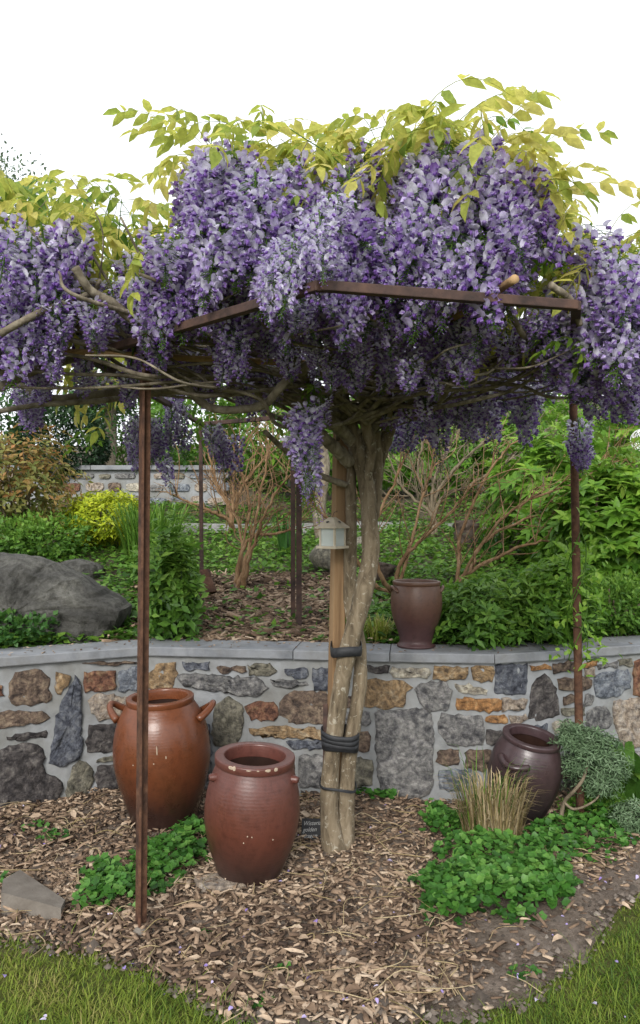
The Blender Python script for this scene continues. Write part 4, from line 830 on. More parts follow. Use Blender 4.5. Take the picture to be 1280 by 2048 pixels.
# ------------------------------------------------------------------ slate name plate
sl = thing('plant_label', tuple(G(624, 1690) + np.array([0, -.04, .025])), 'small black slate plant label with white handwriting beside the trunk', 'label')
b_, f_ = box_vf((0, 0, 0.055), (0.105, 0.007, 0.11), 0, 0.0015); me = pymesh('slate', b_, f_, M_rubber); o = link('slate', me, sl, world=False)
mw, tw, bw, ow2 = nodes('white_chalk'); bw.inputs['Base Color'].default_value = (0.4, 0.4, 0.39, 1); bw.inputs['Roughness'].default_value = 0.9
for k, s in enumerate(('Wisteria', 'golden', 'dragon')):
    fc = bpy.data.curves.new('lettering', 'FONT'); fc.body = s; fc.size = 0.027; fc.shear = 0.3; fc.extrude = 0.0003; fc.align_x = 'LEFT'
    fo = bpy.data.objects.new('tmp', fc); COL.objects.link(fo); bpy.context.view_layer.update()
    me = bpy.data.meshes.new_from_object(fo.evaluated_get(bpy.context.evaluated_depsgraph_get())); bpy.data.objects.remove(fo); me.materials.clear(); me.materials.append(mw)
    co = np.empty(len(me.vertices) * 3, dtype=np.float32); me.vertices.foreach_get('co', co); co = co.reshape(-1, 3); co = np.stack([co[:, 0] * 0.9 - 0.046, -0.0045 - co[:, 2], co[:, 1] + 0.078 - 0.028 * k + co[:, 0] * 0.06], 1); me.vertices.foreach_set('co', co.ravel()); me.update()
    link('lettering', me, sl, world=False)
sl.rotation_euler = (rad(-18), rad(4), rad(6))

# ------------------------------------------------------------------ loose rocks
def rock(name, c, r, mat, label, seed, cat='rock', sub=3, flat=0.25, rz=0.0, amp=0.22):
    import bmesh
    bm = bmesh.new(); bmesh.ops.create_icosphere(bm, subdivisions=sub, radius=1.0); P = np.array([v.co[:] for v in bm.verts]); rs = np.random.RandomState(seed)
    for k in range(9):    # planar cuts give facets
        n_ = rdir(1, rs)[0]; h = rs.uniform(0.55, 0.9); dd = P @ n_; P = P - np.maximum(dd - h, 0)[:, None] * n_ * 0.9
    P = P * (1 + amp * 0.3 * fbm(P * 2.5, seed)[:, None]) + rs.normal(size=P.shape) * 0.008
    P = P * np.asarray(r); ca, sa = math.cos(rz), math.sin(rz); P = np.stack([P[:, 0] * ca - P[:, 1] * sa, P[:, 0] * sa + P[:, 1] * ca, P[:, 2]], 1)
    f = [tuple(v.index for v in q.verts) for q in bm.faces]; bm.free()
    o = link(name, npmesh(name, P, f, mat, sub > 3), None, tuple(c)); return tag(o, label, cat)
def outline_rock(name, poly, d, thick, mat, label, seed, cat='boulder'):
    """a boulder cut to the outline it shows, standing at distance d with a real thickness behind"""
    rs = np.random.RandomState(seed); e = []; n_ = len(poly)
    for i in range(n_):
        a, b = np.array(poly[i]), np.array(poly[(i + 1) % n_]); m = max(2, int(np.linalg.norm(b - a) / 9))
        for j in range(m): e.append(a + (b - a) * j / m + rs.normal(size=2) * 1.2)
    e = np.array(e); c = e.mean(0); k = len(e); V = []
    rings = [(0.1, -.23), (0.22, -.225), (0.35, -0.22), (0.48, -.21), (0.62, -0.19), (0.74, -.155), (0.85, -0.11), (0.93, -.06), (0.97, -0.02), (1.0, 0.10), (0.97, 0.5), (0.8, 0.85), (0.4, 1.0)]
    for s, dy in rings:
        for p in e:
            q = c + (p - c) * s; w_ = at(q[0], q[1], d); w_ = w_ + np.array([0, dy * thick + 0.5 * (w_[2] - 0.8) * (dy < 0.3), 0]); w_ = w_ + np.array([0, -1, .3]) * (.02 * float(fbm(w_ * 7, 1)) + .012 * float(fbm(w_ * 22, 2)) + .007 * float(fbm(w_ * 55, 4))); V.append(w_)
    V = np.array(V); f = []
    for r_ in range(len(rings) - 1):
        for j in range(k): jj = (j + 1) % k; f.append((r_ * k + j, r_ * k + jj, (r_ + 1) * k + jj, (r_ + 1) * k + j))
    f.append(tuple(range(k - 1, -1, -1))); f.append(tuple((len(rings) - 1) * k + j for j in range(k)))
    o0 = V.mean(0); o = link(name, pymesh(name, V - o0, f, mat, False), None, tuple(o0)); return tag(o, label, cat)
outline_rock('boulder', [(-120, 1125), (-40, 1112), (20, 1116), (70, 1130), (120, 1152), (165, 1180), (215, 1205), (240, 1225), (230, 1262), (190, 1300), (60, 1310), (-120, 1320)], 4.75, 0.8, M_boulder, 'large dark grey boulder lying behind the wall coping under green shrubs', 3)
p = onbed(150, 1160); rock('rock', (p[0], p[1] + 0.1, p[2] + 0.02), (0.24, 0.2, 0.14), M_boulder, 'small angular rock right behind the large dark boulder', 8)
p = onbed(665, 1150); rock('rock', (p[0] + 0.02, p[1] + 0.2, p[2] + 0.1), (0.24, 0.22, 0.20), M_stone['olive'], 'pale mossy rock half hidden behind the timber stake', 12)
p = onbed(735, 1110); rock('rock', (p[0], p[1] + 0.3, p[2] + 0.05), (0.16, 0.15, 0.12), M_stone['olive'], 'pale rock showing just right of the wisteria stems', 14)
p = onbed(745, 1215); rock('rock', (p[0], p[1], p[2]), (0.10, 0.08, 0.06), M_stone['cream'], 'small whitish stone beside the yellow-green grass tuft', 15)
# wedge paver lying on the soil
wq = [G(2, 1830), G(6, 1800), G(40, 1772), G(130, 1828), G(122, 1848)]
zt = [0.090, 0.085, 0.070, 0.058, 0.062]; V = [(q[0], q[1], 0.0) for q in wq] + [(q[0], q[1], z) for q, z in zip(wq, zt)]
wo = link('wedge_stone', pymesh('wedge_stone', V, [(0, 4, 3, 2, 1), (5, 6, 7, 8, 9)] + [(i, (i + 1) % 5, 5 + (i + 1) % 5, 5 + i) for i in range(5)], M_concrete)); tag(wo, 'flat wedge-shaped grey stone lying on the soil at the lawn edge', 'stone')
fp = G(432, 1800); n_ = 9; an = np.arange(n_) / n_ * 2 * math.pi
V = [(fp[0] + 0.02 + 0.125 * math.cos(a) * q * s, fp[1] + 0.06 + 0.07 * math.sin(a) * q * s, z) for z, s in ((-0.02, 1.0), (0.050, 1.02), (0.058, 0.95)) for a, q in zip(an, [1, .92, 1.06, .95, 1.05, .9, 1.03, 1.0, .96])]
f = [(r_ * n_ + i, r_ * n_ + (i + 1) % n_, (r_ + 1) * n_ + (i + 1) % n_, (r_ + 1) * n_ + i) for r_ in range(2) for i in range(n_)] + [tuple(2 * n_ + i for i in range(n_))]
tag(link('flat_stone', pymesh('flat_stone', V, f, M_stone['tan'])), 'thin pale flat stone at the foot of the chipped red-brown jar', 'stone')
# rusty can upended on the far post
cp = at(413, 1163, b2[1] - 0.12); can = thing('rusty_can', tuple(cp), 'small rusty tin can hanging tilted on a thin dark post', 'can')
V, f = lathe([(0.034, 0.07), (0.036, 0.068), (0.038, 0.0), (0.046, -0.062), (0.049, -0.07), (0.045, -0.07), (0.034, 0.06)], 24); o = link('body', pymesh('body', V, f, M_rust, True), can, world=False)
V, f = lathe([(0.0465, -0.066), (0.052, -0.070), (0.052, -0.076), (0.0445, -0.076)], 24); link('rim', pymesh('rim', V, f[:-2], M_rust, True), can, world=False); can.rotation_euler = (rad(-12), rad(-14), 0); can.scale = (1.15, 1.15, 1.15)

# ------------------------------------------------------------------ bare hydrangea-like shrubs with peeling bark
def bare_shrub(base, stems_, label, mat, seed, r0=0.022, tw=7, spread=1.0):
    rs = np.random.RandomState(seed); t = thing('bare_shrub', tuple(base), label, 'shrub', 'bare shrubs with peeling bark')
    for pts in stems_:
        P = catmull([np.asarray(base) + rs.normal(size=3) * np.array([.02, .02, 0])] + [np.asarray(q) for q in pts], 26); A = Acc(); n = len(P)
        P[2:-1] += np.cumsum(rs.normal(size=(n - 3, 3)), 0) * 0.0035 + rs.normal(size=(n - 3, 3)) * 0.005; V, f = tube_vf(P, np.linspace(r0 * rs.uniform(.75, 1.1), r0 * 0.32, n), 8, True, 0.12); A.add(V, f)
        for k in range(tw):
            i = rs.randint(8, n - 1); a = P[i]; dr = unit(P[i] - P[i - 3]) * 0.8 + rdir(1, rs)[0] * 0.75 + np.array([0, 0, .25]); dr = unit(dr); L = rs.uniform(0.18, 0.5) * spread; e = a + dr * L + np.array([0, 0, rs.uniform(0, .12)]); m = (a + e) / 2 + rs.normal(size=3) * 0.04
            Q = catmull([a, m, e], 9); V, f = tube_vf(Q, np.linspace(r0 * .26, r0 * .10, 9), 5, True, 0.1); A.add(V, f)
            for q in range(3):
                j = rs.randint(3, 8); e2 = Q[j] + unit(dr + rdir(1, rs)[0] * 0.9) * L * rs.uniform(.25, .55); V, f = tube_vf(np.array([Q[j], (Q[j] + e2) / 2 + rs.normal(size=3) * .015, e2]), [r0 * .12, r0 * .09, r0 * .06], 4); A.add(V, f)
        link('stem', A.mesh('stem', mat, True), t)
    return t
s1 = onbed(478, 1180); d1 = s1[1]
bare_shrub(s1, [T3([(490, 1120, d1), (512, 1040, d1 + .1), (528, 960, d1 + .2), (545, 880, d1 + .2)]), T3([(505, 1090, d1 - .1), (535, 1010, d1 - .2), (575, 950, d1 - .2)]), T3([(486, 1110, d1 + .2), (500, 1000, d1 + .3), (478, 930, d1 + .3), (470, 870, d1 + .3)]), T3([(496, 1080, d1 + .1), (560, 1060, d1), (600, 1040, d1)]), T3([(484, 1130, d1 + .1), (470, 1030, d1 + .3), (420, 960, d1 + .4)])], 'bare tan-stemmed shrub growing from the wood chips beside the paired posts', M_peel, 1, .018, 13)
s2 = onbed(462, 1068); d2 = s2[1]
bare_shrub(s2, [T3([(466, 1020, d2), (470, 960, d2), (486, 890, d2)]), T3([(470, 1010, d2), (500, 950, d2 - .2), (540, 900, d2 - .3)]), T3([(458, 1010, d2), (430, 960, d2), (410, 880, d2)]), T3([(455, 1035, d2 - .1), (400, 1010, d2 - .3), (340, 980, d2 - .4)])], 'far bare shrub with shaggy reddish trunk beside the pale path', M_peel, 2, 0.028, 12, 1.2)
s3 = onbed(790, 1195); d3 = s3[1]
bare_shrub(s3, [T3([(800, 1130, d3), (840, 1080, d3), (900, 1030, d3), (950, 960, d3)]), T3([(760, 1150, d3 - .1), (745, 1060, d3), (790, 960, d3 + .1), (830, 870, d3 + .1)]), T3([(740, 1160, d3), (680, 1060, d3), (620, 990, d3), (600, 940, d3)]), T3([(810, 1140, d3), (850, 1010, d3 + .2), (880, 920, d3 + .3)])], 'bare shrub rising behind the jar on the coping with orange peeling bark', M_peel, 3, 0.019, 13)
s4 = onbed(897, 1200); d4 = s4[1]
bare_shrub(s4, [T3([(930, 1145, d4 - .05), (975, 1070, d4 - .1), (1040, 1010, d4 - .1), (1150, 965, d4 - .1), (1210, 930, d4 - .1)]), T3([(935, 1150, d4), (960, 1090, d4 + .1), (1040, 1040, d4 + .2), (1150, 1020, d4 + .3)]), T3([(930, 1150, d4), (1000, 1110, d4), (1080, 1080, d4), (1140, 1075, d4)]), T3([(920, 1160, d4), (930, 1060, d4 + .2), (990, 940, d4 + .2), (1040, 880, d4 + .3)])], 'bare pale shrub leaning low towards the round iron post', M_peel, 4, 0.018, 16)
s5 = onbed(868, 1075); d5 = s5[1]
bare_shrub(s5, [T3([(866, 1000, d5), (880, 930, d5), (920, 860, d5)]), T3([(862, 1010, d5), (840, 950, d5), (850, 870, d5)]), T3([(875, 990, d5), (930, 930, d5 - .2), (1010, 860, d5 - .3)]), T3([(880, 1000, d5), (960, 960, d5 - .2), (1080, 880, d5 - .4)]), T3([(860, 1030, d5), (800, 980, d5), (770, 900, d5)])], 'grey many-branched bare shrub growing in front of the leafy bank', M_twig, 5, 0.026, 16, 1.3)
s6 = onbed(1010, 1130); d6 = s6[1]
bare_shrub(s6, [T3([(1030, 1080, d6), (1080, 1000, d6), (1110, 900, d6)]), T3([(1000, 1060, d6), (990, 980, d6), (1020, 880, d6)]), T3([(1040, 1080, d6), (1100, 1050, d6), (1180, 1000, d6)])], 'thin bare twiggy shrub among leaves behind the round iron post', M_twig, 6, 0.014, 16)
# curved smooth trunk and stumps
lp = onbed(648, 1085); t_ = thing('leaning_tree', tuple(lp), 'dark curved tree trunk half hidden behind the timber stake', 'tree'); P = T3([(650, 1100, lp[1]), (640, 1040, lp[1]), (642, 990, lp[1]), (650, 930, lp[1]), (640, 860, lp[1])]); tube('trunk', P, 0.085, 0.045, M_branch, t_, 20, 10, 0.1)
foliage('crown', at(640, 840, lp[1]), (0.5, 0.4, 0.3), 300, 0.08, 0.04, M_green, t_, seed=77)
lg = onbed(935, 1092); stp = thing('log', tuple(lg), 'short dark rotten log standing on the grassy bank', 'log')
V, f = tube_vf(catmull([lg + (0, 0, -.05), lg + (0.005, 0, .12), lg + (0.0, 0, .27)], 14), 0.14 * (1 + .06 * np.sin(np.arange(14) * 1.3)), 18, True, 0.14); link('bark', npmesh('bark', V, f, M_stump), stp)
lg2 = onbed(768, 1180); stq = thing('stump', tuple(lg2), 'dark charred stump between the wisteria and the jar on the coping', 'stump'); V, f = tube_vf(catmull([lg2 + (0, 0.15, -.05), lg2 + (0, .15, .1), lg2 + (.02, .15, .2)], 10), 0.09, 14, True, 0.2); link('bark', npmesh('bark', V, f, M_stump), stq)

# ------------------------------------------------------------------ planting behind the wall
TZ = lambda x, y: terrain(x, y)
def bushpx(name, px, pyb, w_, h_, n, L, W, mat, label, seed, depth=None, lift=0.0, **k):
    """shrub whose foot stands on the bank where (px, pyb) meets it; w_, h_ in pixels"""
    b = onbed(px, pyb); d = b[1]; rx = w_ / 2 / F * d; rz_ = h_ / 2 / F * d
    return bush(name, (b[0], b[1] + (depth or rx) * 0.3, b[2] + rz_ * (1 + lift)), (rx, depth or rx, rz_), n, L, W, mat, label, seed=seed, **k)
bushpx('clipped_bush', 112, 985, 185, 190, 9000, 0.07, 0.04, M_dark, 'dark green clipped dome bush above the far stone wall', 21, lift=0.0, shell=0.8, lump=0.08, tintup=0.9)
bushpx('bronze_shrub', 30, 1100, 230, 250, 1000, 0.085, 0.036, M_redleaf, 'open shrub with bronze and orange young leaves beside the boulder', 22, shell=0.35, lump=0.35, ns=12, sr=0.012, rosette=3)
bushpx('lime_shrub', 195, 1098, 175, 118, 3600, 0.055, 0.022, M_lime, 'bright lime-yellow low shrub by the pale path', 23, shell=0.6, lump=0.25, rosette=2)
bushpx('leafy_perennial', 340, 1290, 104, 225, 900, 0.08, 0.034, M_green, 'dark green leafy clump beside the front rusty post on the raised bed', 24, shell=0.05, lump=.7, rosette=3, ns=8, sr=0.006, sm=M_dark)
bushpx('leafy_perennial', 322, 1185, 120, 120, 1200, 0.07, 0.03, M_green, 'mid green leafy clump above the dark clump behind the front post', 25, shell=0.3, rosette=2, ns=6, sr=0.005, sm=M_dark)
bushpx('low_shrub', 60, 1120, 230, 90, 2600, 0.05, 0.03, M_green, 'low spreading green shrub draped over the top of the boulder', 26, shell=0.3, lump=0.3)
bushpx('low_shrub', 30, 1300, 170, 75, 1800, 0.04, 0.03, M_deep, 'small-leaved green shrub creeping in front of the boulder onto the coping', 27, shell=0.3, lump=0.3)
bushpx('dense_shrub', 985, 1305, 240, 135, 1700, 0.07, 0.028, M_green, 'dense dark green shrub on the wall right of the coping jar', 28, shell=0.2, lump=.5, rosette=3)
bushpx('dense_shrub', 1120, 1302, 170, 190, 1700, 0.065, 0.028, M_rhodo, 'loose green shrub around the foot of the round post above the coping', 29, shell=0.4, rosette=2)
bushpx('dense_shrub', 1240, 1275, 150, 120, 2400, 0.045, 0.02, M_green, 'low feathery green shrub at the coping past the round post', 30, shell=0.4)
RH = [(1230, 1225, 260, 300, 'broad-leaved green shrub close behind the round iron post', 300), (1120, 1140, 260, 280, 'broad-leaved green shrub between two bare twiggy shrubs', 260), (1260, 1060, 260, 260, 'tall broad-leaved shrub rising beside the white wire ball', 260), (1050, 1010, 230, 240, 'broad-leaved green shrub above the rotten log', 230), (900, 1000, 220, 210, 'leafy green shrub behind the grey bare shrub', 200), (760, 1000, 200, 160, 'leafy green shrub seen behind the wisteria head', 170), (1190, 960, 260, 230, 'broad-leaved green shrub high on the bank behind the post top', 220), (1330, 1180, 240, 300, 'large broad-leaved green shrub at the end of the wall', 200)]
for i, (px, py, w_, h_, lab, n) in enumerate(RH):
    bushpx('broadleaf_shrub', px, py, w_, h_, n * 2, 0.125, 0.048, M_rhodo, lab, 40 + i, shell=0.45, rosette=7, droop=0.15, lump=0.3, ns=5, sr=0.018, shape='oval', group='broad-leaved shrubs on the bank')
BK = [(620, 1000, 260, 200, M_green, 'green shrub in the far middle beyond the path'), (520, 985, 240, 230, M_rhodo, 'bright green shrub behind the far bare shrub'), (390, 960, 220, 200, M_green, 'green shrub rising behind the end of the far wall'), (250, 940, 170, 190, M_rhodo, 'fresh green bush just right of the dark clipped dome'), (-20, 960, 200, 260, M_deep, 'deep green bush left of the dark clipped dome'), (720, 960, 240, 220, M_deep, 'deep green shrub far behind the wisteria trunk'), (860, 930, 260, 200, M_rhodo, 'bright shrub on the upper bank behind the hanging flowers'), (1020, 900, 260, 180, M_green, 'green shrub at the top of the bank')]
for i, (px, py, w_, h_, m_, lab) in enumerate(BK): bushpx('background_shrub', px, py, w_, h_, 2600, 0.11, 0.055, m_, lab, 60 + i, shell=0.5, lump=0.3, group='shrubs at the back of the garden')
# conifer and far tree
def tree(name, base, h, r_, n, L, W, mat, label, seed, cone=False, th=0.14):
    t = thing(name, tuple(base), label, 'tree'); b = np.asarray(base); tube('trunk', [b - (0, 0, .1), b + (0.05, 0, h * .5), b + (0, 0, h * .92)], th, th * .2, M_branch, t, 14, 10, .1)
    rs = np.random.RandomState(seed)
    for k in range(7):
        a = rs.uniform(0, 6.28); z0 = h * rs.uniform(.35, .75); tube('limb', [b + (0, 0, z0), b + (math.cos(a) * r_ * .45, math.sin(a) * r_ * .45, z0 + h * .1), b + (math.cos(a) * r_ * .8, math.sin(a) * r_ * .8, z0 + h * .16)], th * .4, th * .1, M_branch, t, 8, 6)
    foliage('crown', b + (0, 0, h * .62), (r_, r_, h * .42), n, L, W, mat, t, shell=.3, lump=.4, seed=seed); return t
bx_ = lambda px, d: np.array([(px - CX) / F * d, d, float(terrain((px - CX) / F * d, d))])
tree('conifer', bx_(215, 13), 2.6, 0.75, 5000, 0.10, 0.04, M_deep, 'dark green conifer seen under the canopy behind the clipped dome', 81)
tree('broadleaf_tree', bx_(-70, 17), 6.6, 2.0, 20000, 0.10, 0.05, M_fartree, 'distant pale green tree showing above the wisteria against the sky', 82)
tree('broadleaf_tree', bx_(1420, 15), 4.2, 1.5, 4200, 0.14, 0.07, M_green, 'green tree beyond the broad-leaved shrubs at the end of the bank', 83)

# grassy clumps
def tuft(name, c, n, h, spread, w_, mat, label, cat='grass clump', lean=0.5, seed=0, tl=0.0, th=1.0):
    rs = np.random.RandomState(seed + 900); A = Acc(); c = np.asarray(c, dtype=float)
    for i in range(n):
        a = rs.uniform(0, 6.28); r_ = spread * math.sqrt(rs.uniform()); b = c + np.array([math.cos(a) * r_, math.sin(a) * r_, 0]); o = np.array([math.cos(a), math.sin(a), 0]); a2 = rs.uniform(0, 6.28); o = unit(o * r_ / spread + 0.5 * np.array([math.cos(a2), math.sin(a2), 0]))
        H = h * rs.uniform(.55, 1.1); ln = lean * rs.uniform(.2, 1.1); P = np.array([b, b + o * H * ln * .25 + (0, 0, H * .5), b + o * H * ln * .6 + (0, 0, H * .85), b + o * H * ln * 1.05 + (0, 0, H * (1.0 - .35 * ln))])
        sd_ = unit(np.cross(o, (0, 0, 1))) * w_ * rs.uniform(.7, 1.2) / 2; V = []
        for p, k in zip(P, (1, 1, .7, .05)): V += [p - sd_ * k, p + sd_ * k]
        A.add(V, [(0, 1, 3), (0, 3, 2), (2, 3, 5), (2, 5, 4), (4, 5, 7), (4, 7, 6)], float(np.clip(rs.uniform(tl, th), 0, 1)))
    o = link(name, A.mesh(name, mat)); return tag(o, label, cat)
p = onbed(305, 1130); tuft('grass_clump', p, 420, 0.62, 0.22, 0.012, M_green, 'tall narrow-leaved green clump behind the front rusty post', lean=0.6, seed=1, tl=.3)
p = onbed(755, 1283); tuft('grass_clump', p, 120, 0.17, 0.07, 0.009, M_grass, 'small yellow-green grass tuft between trunk and coping jar', lean=1.0, seed=2, tl=.45)
p = onbed(575, 1110); tuft('iris_clump', p, 36, 0.42, 0.09, 0.035, M_deep, 'upright broad-bladed plant behind the paired posts', 'plant', lean=.5, seed=3, tl=.4)
p = onbed(985, 1120); tuft('iris_clump', p, 60, 0.30, 0.16, 0.03, M_deep, 'broad-bladed green clump in front of the rotten log', 'plant', lean=.7, seed=4)
p = G(985, 1690); tuft('dry_grass', (p[0], p[1], 0.0), 520, 0.34, 0.13, 0.006, M_straw, 'clump of dry straw-coloured grass in front of the dark leaning jar', lean=.45, seed=5)
tuft('green_sedge', (p[0] - .02, p[1] + .05, 0), 60, 0.46, 0.12, 0.005, M_green, 'thin green blades growing through the dry straw clump', lean=.5, seed=6)
p = G(1262, 1610); tuft('broad_plant', (p[0] + .03, p[1], 0), 60, 0.36, 0.16, 0.05, M_green, 'broad-leaved green plant by the wall past the juniper', 'plant', lean=.8, seed=7)
# juniper with crooked stem
jp = G(1150, 1650); jt = thing('juniper', (jp[0], jp[1], 0), 'small feathery grey-green juniper with crooked stem around the round post foot', 'juniper'); dj = jp[1] - 0.06
tube('trunk', T3([(1120, 1650, dj), (1128, 1605, dj), (1145, 1585, dj - .05), (1165, 1560, dj - .06), (1175, 1530, dj - .04), (1185, 1490, dj)]), 0.012, 0.006, M_twig, jt, 22, 7); tube('trunk', T3([(1128, 1605, dj), (1150, 1618, dj - .05), (1190, 1600, dj - .04), (1215, 1560, dj)]), 0.008, 0.004, M_twig, jt, 18, 6)
for i, (px, py, w_, h_, n) in enumerate([(1178, 1490, 95, 80, 1500), (1145, 1475, 60, 60, 700), (1210, 1530, 85, 75, 1200), (1190, 1560, 100, 60, 800), (1150, 1530, 50, 50, 400)]):
    foliage('foliage', at(px, py, dj + .02), (w_ / 2 / F * dj, w_ / 2 / F * dj, h_ / 2 / F * dj), n, 0.030, 0.007, M_juniper, jt, seed=130 + i, shell=.1, lump=.6, rosette=3)
jp2 = G(1260, 1668); bush('juniper', (jp2[0] + .03, jp2[1], 0.07), (0.13, 0.12, 0.09), 1100, 0.03, 0.008, M_juniper, 'low spreading juniper cushion at the bed edge', 'juniper', seed=140, rosette=3, shell=.2)
bush('fern_plant', tuple(G(1190, 1640) + np.array([.02, 0, .05])), (0.22, 0.14, 0.09), 1500, 0.035, 0.016, M_green, 'feathery green plant mat under the juniper', 'plant', seed=141, shell=.2)
# climber on the round post
cl = thing('clematis', (pr0[0], pr0[1] + .35, 0.8), 'thin green climber twining up the round iron post', 'climber')
for k in range(4):
    pts = [np.array([pr0[0] + .05 * k - .02, pr1[1] + .06, .85])] + [np.array([np.interp(z, [0, 2.2], [pr0[0], pr1[0]]) + 0.05 * math.cos(z * 9 + k * 2), np.interp(z, [0, 2.2], [pr0[1], pr1[1]]) + 0.05 * math.sin(z * 9 + k * 2), z]) for z in np.linspace(.85, 1.35 + .1 * k, 8)]; P = catmull(pts, 30); V, f = tube_vf(P, .003, 5); link('stem', npmesh('stem', V, f, M_fresh, True), cl)
    n = 55; q = P[R.randint(3, 30, n)] + R.normal(size=(n, 3)) * np.array([.055, .04, .03]) + np.array([.03, 0, 0]); V, f, kk = leaves_vf(q, rdir(n), rdir(n) * .6 + np.array([0, -.3, 1]), R.uniform(.03, .06, n), R.uniform(.014, .026, n), 'oval'); link('leaves', npmesh('leaves', V, f, M_rhodo, False, np.repeat(R.uniform(.4, 1, n), kk)), cl)

# white wire ball on the bank
wb = at(1284, 880, 8.0); wt = thing('wire_ball', tuple(wb), 'white wire ball ornament among the shrubs on the bank', 'ornament')
mwire, tq, bq, oq = nodes('white_wire'); bq.inputs['Base Color'].default_value = (0.75, 0.75, 0.75, 1)
for k in range(9):
    ax = rdir(1, R)[0]; a1 = unit(np.cross(ax, rdir(1, R)[0])); a2 = np.cross(ax, a1); P = np.array([wb + 0.11 * (math.cos(a) * a1 + math.sin(a) * a2) for a in np.linspace(0, 2 * math.pi, 26)]); V, f = tube_vf(P, .003, 5, False); link('hoop', npmesh('hoop', V, f, mwire, True), wt)
V, f = tube_vf(np.array([wb - (0, 0, .10), wb - (0, 0, .6), wb - (0, 0, 1.2)]), .008, 6); link('stake', npmesh('stake', V, f, mwire, True), wt)

# ground cover on the raised garden: small leaves everywhere but on the path and the chips
n = 70000; x = R.uniform(-4.2, 4.6, n); y = wall_y(x) + 0.33 + R.uniform(0, 1, n) ** 1.4 * 6.5; z = terrain(x, y); P = np.stack([x, y, z], 1); px, py = proj(P)
chips_zone = (px > 395) & (px < 700) & (py > 1150); dens = 0.5 + 0.5 * fbm(P * 1.7, 3); keep = ~(on_path(x, y) & on_path(x, y + .18 + .15 * np.sin(x * 9)) & on_path(x, y - .22 - .15 * np.sin(x * 7))) & ~(chips_zone & (R.rand(n) > 0.10)) & (dens > 0.06)
P = P[keep]; n = len(P); P[:, 2] += R.uniform(0, .07, n) + 0.03 * fbm(P * 4, 8); s = R.uniform(.7, 1.3, n); V, f, k = leaves_vf(P, rdir(n) * np.array([1, 1, .3]) + np.array([0, 0, .15]), rdir(n) * .5 + np.array([0, 0, 1]), .056 * s, .040 * s, 'kite')
tag(link('ground_cover', npmesh('ground_cover', V, f, M_green, False, np.repeat(np.clip(.55 + .22 * R.normal(size=n) + .2 * fbm(P * 2, 4), 0, 1), k))), 'small-leaved green ground cover over the raised garden', 'ground cover', kind='stuff')
def chips(name, P, L, W, label, seed, mat=M_wood, tint=None, tilt=.35, shape='chip', H=.10, cat='wood chips'):
    rs = np.random.RandomState(seed); n = len(P); a = rs.uniform(0, 6.28, n); D = np.stack([np.cos(a), np.sin(a), rs.normal(size=n) * tilt * .6], 1); N = rs.normal(size=(n, 3)) * tilt + np.array([0, 0, 1]); l = L * rs.lognormal(0, .4, n); w_ = np.minimum(W * rs.lognormal(0, .35, n), l * .8)
    V, f, k = leaves_vf(P, D, N, l, w_, shape, l * H if shape == 'chip' else l * 1.6); t = np.clip(tint if tint is not None else rs.beta(1.3, 1.5, n) + .22 * fbm(P * 2.2, 17), 0, 1)
    return tag(link(name, npmesh(name, V, f, mat, False, np.repeat(t, k))), label, cat, kind='stuff')
n = 9000; x = R.uniform(-1.4, 0.6, n); y = wall_y(x) + 0.29 + R.uniform(0, 2.0, n); P = np.stack([x, y, terrain(x, y) + R.uniform(0, .02, n)], 1); px, py = proj(P); keep = (px > 215) & (px < 760) & (py > 1135); P = P[keep]; chips('wood_chips', P, .055, .016, 'brown wood chip mulch around the bare shrub behind the wall', 31)
n = 160; u = R.uniform(cum[1], cum[7], n); P = np.array([[*wall_pt(a, R.uniform(-.24, .02)), COPZ + .004] for a in u]); chips('leaf_crumbs', P, .014, .007, 'tiny leaf crumbs scattered on top of the wall coping', 32, cat='debris')

# ------------------------------------------------------------------ lower bed: chips, dead leaves, dry stems, petals
def bed_pts(n, seed, d0=2.35, d1=4.55):
    rs = np.random.RandomState(seed); y = rs.uniform(d0, d1, n); x = rs.uniform(-.56, .56, n) * y; m = (y < wall_y(x) + OV) & (lawn_amount(x, y) < 12 * rs.normal(size=n)); x, y = x[m], y[m]; P = np.stack([x, y, 0 * x], 1); px, py = proj(P)
    # thin towards the bare soil along the right-hand edge
    bare = sstep(60, 0, np.interp(px, EBX, EBY) - py) * (px > 480) * .7 + sstep(830, 1010, px) * sstep(1790, 1850, py + .25 * (px - 900)) * .88
    keep = rs.rand(len(P)) > np.clip(bare, 0, .93); P = P[keep]; P[:, 2] = gz(P[:, 0], P[:, 1]) + .012 + rs.uniform(0, .022, len(P)) + .014 * fbm(P * 9, seed); P[:, 2] = np.maximum(P[:, 2], .008); return P
P = bed_pts(30000, 1); chips('wood_chips', P, .030, .011, 'pale wood chip mulch spread under the wisteria', 33)
P = bed_pts(11000, 2); t = np.clip(R.beta(2.2, 1.6, len(P)), 0, 1); chips('dead_leaves', P, .036, .019, 'curled dry brown leaves lying among the wood chips', 34, tint=t, shape='oval', tilt=.5, cat='dead leaves')
P = bed_pts(600, 3); A = Acc()
for p in P:
    a = R.uniform(0, 6.28); L = R.uniform(.06, .26); d_ = np.array([math.cos(a), math.sin(a), 0]); q = np.array([-d_[1], d_[0], 0]) * R.normal() * .3 * L; V, f = tube_vf(catmull([p + (0, 0, .008), p + d_ * L * .5 + q + (0, 0, R.uniform(.01, .04)), p + d_ * L + q * .4 + (0, 0, .008)], 9), R.uniform(.001, .0024), 4); A.add(V, f, float(R.uniform(.3, .9)))
tag(link('dry_stems', A.mesh('dry_stems', M_straw)), 'thin dry stalks tangled over the wood chips', 'dry stalks', kind='stuff')
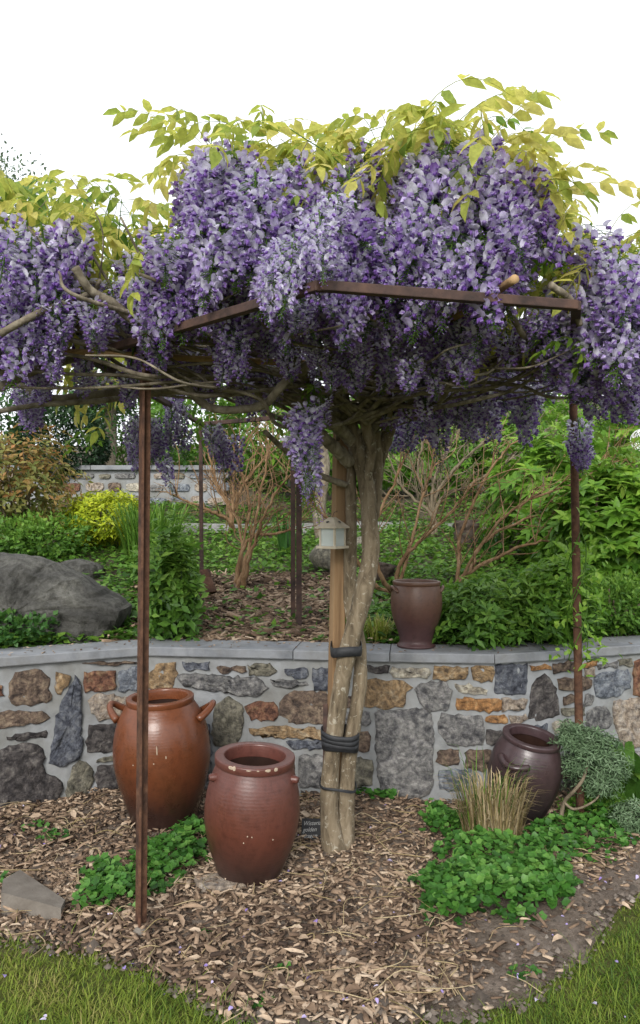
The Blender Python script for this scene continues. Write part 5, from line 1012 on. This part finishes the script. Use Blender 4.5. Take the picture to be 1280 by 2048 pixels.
rs = np.random.RandomState(44); n = 9000; y = rs.uniform(2.3, 3.6, n); x = rs.uniform(-.5, .56, n) * y; la = lawn_amount(x, y); px, py = proj(np.stack([x, y, 0 * x], 1)); m = (la < 25) & (la > -260) & ((px > 500) | (la > -60)); P = np.stack([x, y, 0 * x], 1)[m]; P[:, 2] = np.maximum(gz(P[:, 0], P[:, 1]) + .01, .008); n = len(P)
s = rs.lognormal(-.2, .5, n) * .009; OC = np.array([(1, 0, 0), (-1, 0, 0), (0, 1, 0), (0, -1, 0), (0, 0, .8), (0, 0, -.5)], dtype=float); OF = np.array([(0, 2, 4), (2, 1, 4), (1, 3, 4), (3, 0, 4)]); V = P[:, None] + OC[None] * s[:, None, None] * rs.uniform(.6, 1.3, (n, 6, 1)); f = (OF[None] + (np.arange(n) * 6)[:, None, None]).reshape(-1, 3)
tag(link('soil_crumbs', npmesh('soil_crumbs', V.reshape(-1, 3), f, M_clod, False, np.repeat(np.clip(rs.beta(1.5, 3, n), 0, 1), 6))), 'grey-brown soil crumbs and grit along the bed edge', 'soil crumbs', kind='stuff')
n = 130; y = R.uniform(2.4, 4.4, n); x = R.uniform(-.42, .42, n) * y; m = y < wall_y(x); P = np.stack([x, y, np.maximum(gz(x, y), 0) + .034], 1)[m]; chips('fallen_petals', P, .016, .012, 'lilac petals dropped on the mulch and the lawn', 35, mat=M_fallen, shape='oval', tilt=.5, cat='petals')

# lawn blades
rs = np.random.RandomState(45); n = 150000; y = rs.uniform(2.2, 5.2, n); x = rs.uniform(-.62, .62, n) * y; la = lawn_amount(x, y); P = np.stack([x, y, 0 * x], 1); dens = .55 + .5 * fbm(P * 3.2, 2); m = (la > 14 * rs.normal(size=n) + 22 * fbm(P * 5, 21)) & (rs.rand(n) < np.clip(dens + la / 160, 0, 1)) & (y < wall_y(x)); P = P[m]; n = len(P)
a = rs.uniform(0, 6.28, n); D = np.stack([np.cos(a) * .8, np.sin(a) * .8, rs.uniform(.35, 1.2, n)], 1); N = np.stack([-np.cos(a) * .5, -np.sin(a) * .5, np.full(n, .8)], 1); l = rs.lognormal(0, .4, n) * .030 * (1 + .5 * fbm(P * 6, 12)); V, f, k = leaves_vf(P, D, N, l, .0034, 'blade'); t = np.clip(.46 + .2 * rs.normal(size=n) + .32 * fbm(P * 3.1, 6), 0, 1)
tag(link('lawn_grass', npmesh('lawn_grass', V, f, M_grass, False, np.repeat(t, k))), 'short mossy lawn grass in front of the bed', 'grass', kind='stuff')

# leafy ground cover patches in the lower bed
def patch(name, blobs, n, L, label, seed, mat=M_mallow, hmax=.10):
    rs = np.random.RandomState(seed); P = []; 
    for px, py, rx, ry, w_ in blobs:
        c = G(px, py); m = int(n * w_); a = rs.uniform(0, 6.28, m); q = np.sqrt(rs.uniform(0, 1, m)) * (1 + .15 * np.sin(a * 5 + seed)); X = c[0] + np.cos(a) * q * rx; Y = c[1] + np.sin(a) * q * ry; h = hmax * np.sqrt(np.clip(1.15 - q ** 2, .05, 1)) * rs.uniform(.35, 1.0, m) ** .6; P.append(np.stack([X, Y, h], 1))
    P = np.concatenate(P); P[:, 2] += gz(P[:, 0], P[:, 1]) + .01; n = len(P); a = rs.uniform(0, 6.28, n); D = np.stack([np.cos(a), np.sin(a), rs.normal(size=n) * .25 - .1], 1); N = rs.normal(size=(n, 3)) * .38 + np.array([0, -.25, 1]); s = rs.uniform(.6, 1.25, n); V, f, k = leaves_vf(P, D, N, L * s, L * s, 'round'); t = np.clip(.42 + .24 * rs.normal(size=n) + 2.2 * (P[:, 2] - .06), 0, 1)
    return tag(link(name, npmesh(name, V, f, mat, True, np.repeat(t, k))), label, 'ground cover', kind='stuff')
patch('leafy_patch', [(235, 1800, .16, .16, .45), (330, 1740, .17, .22, .45), (380, 1690, .10, .15, .2), (205, 1770, .08, .12, .08)], 760, .038, 'patch of round green leaves around the front rusty post', 51)
patch('leafy_patch', [(975, 1800, .30, .20, .62), (1080, 1790, .15, .16, .2), (900, 1840, .10, .09, .1), (960, 1735, .22, .15, .25)], 1500, .036, 'large cushion of round green leaves in front of the dry grass', 52, hmax=.13)
patch('leafy_patch', [(1160, 1690, .26, .22, .6), (1090, 1720, .16, .2, .25), (1210, 1650, .2, .15, .3)], 800, .032, 'loose patch of round green leaves at the foot of the dark jar', 53)
patch('leafy_patch', [(895, 1672, .12, .10, .8), (870, 1650, .06, .05, .2)], 240, .034, 'small patch of round green leaves left of the dry grass clump', 54)
patch('leafy_patch', [(765, 1612, .08, .04, .6), (720, 1605, .06, .04, .4)], 60, .036, 'few round leaves along the wall foot behind the trunk', 55, hmax=.06)
patch('weeds', [(110, 1690, .10, .08, .4), (70, 1670, .05, .05, .2), (15, 1770, .07, .06, .3)], 90, .026, 'small weeds sprouting in the dead leaves by the big wall stone', 56, hmax=.05)
patch('weeds', [(565, 1950, .03, .03, .2), (525, 2015, .04, .03, .3), (1050, 1960, .05, .04, .3), (410, 1880, .04, .03, .2)], 70, .022, 'tiny green seedlings on the bare soil near the lawn', 57, hmax=.03)
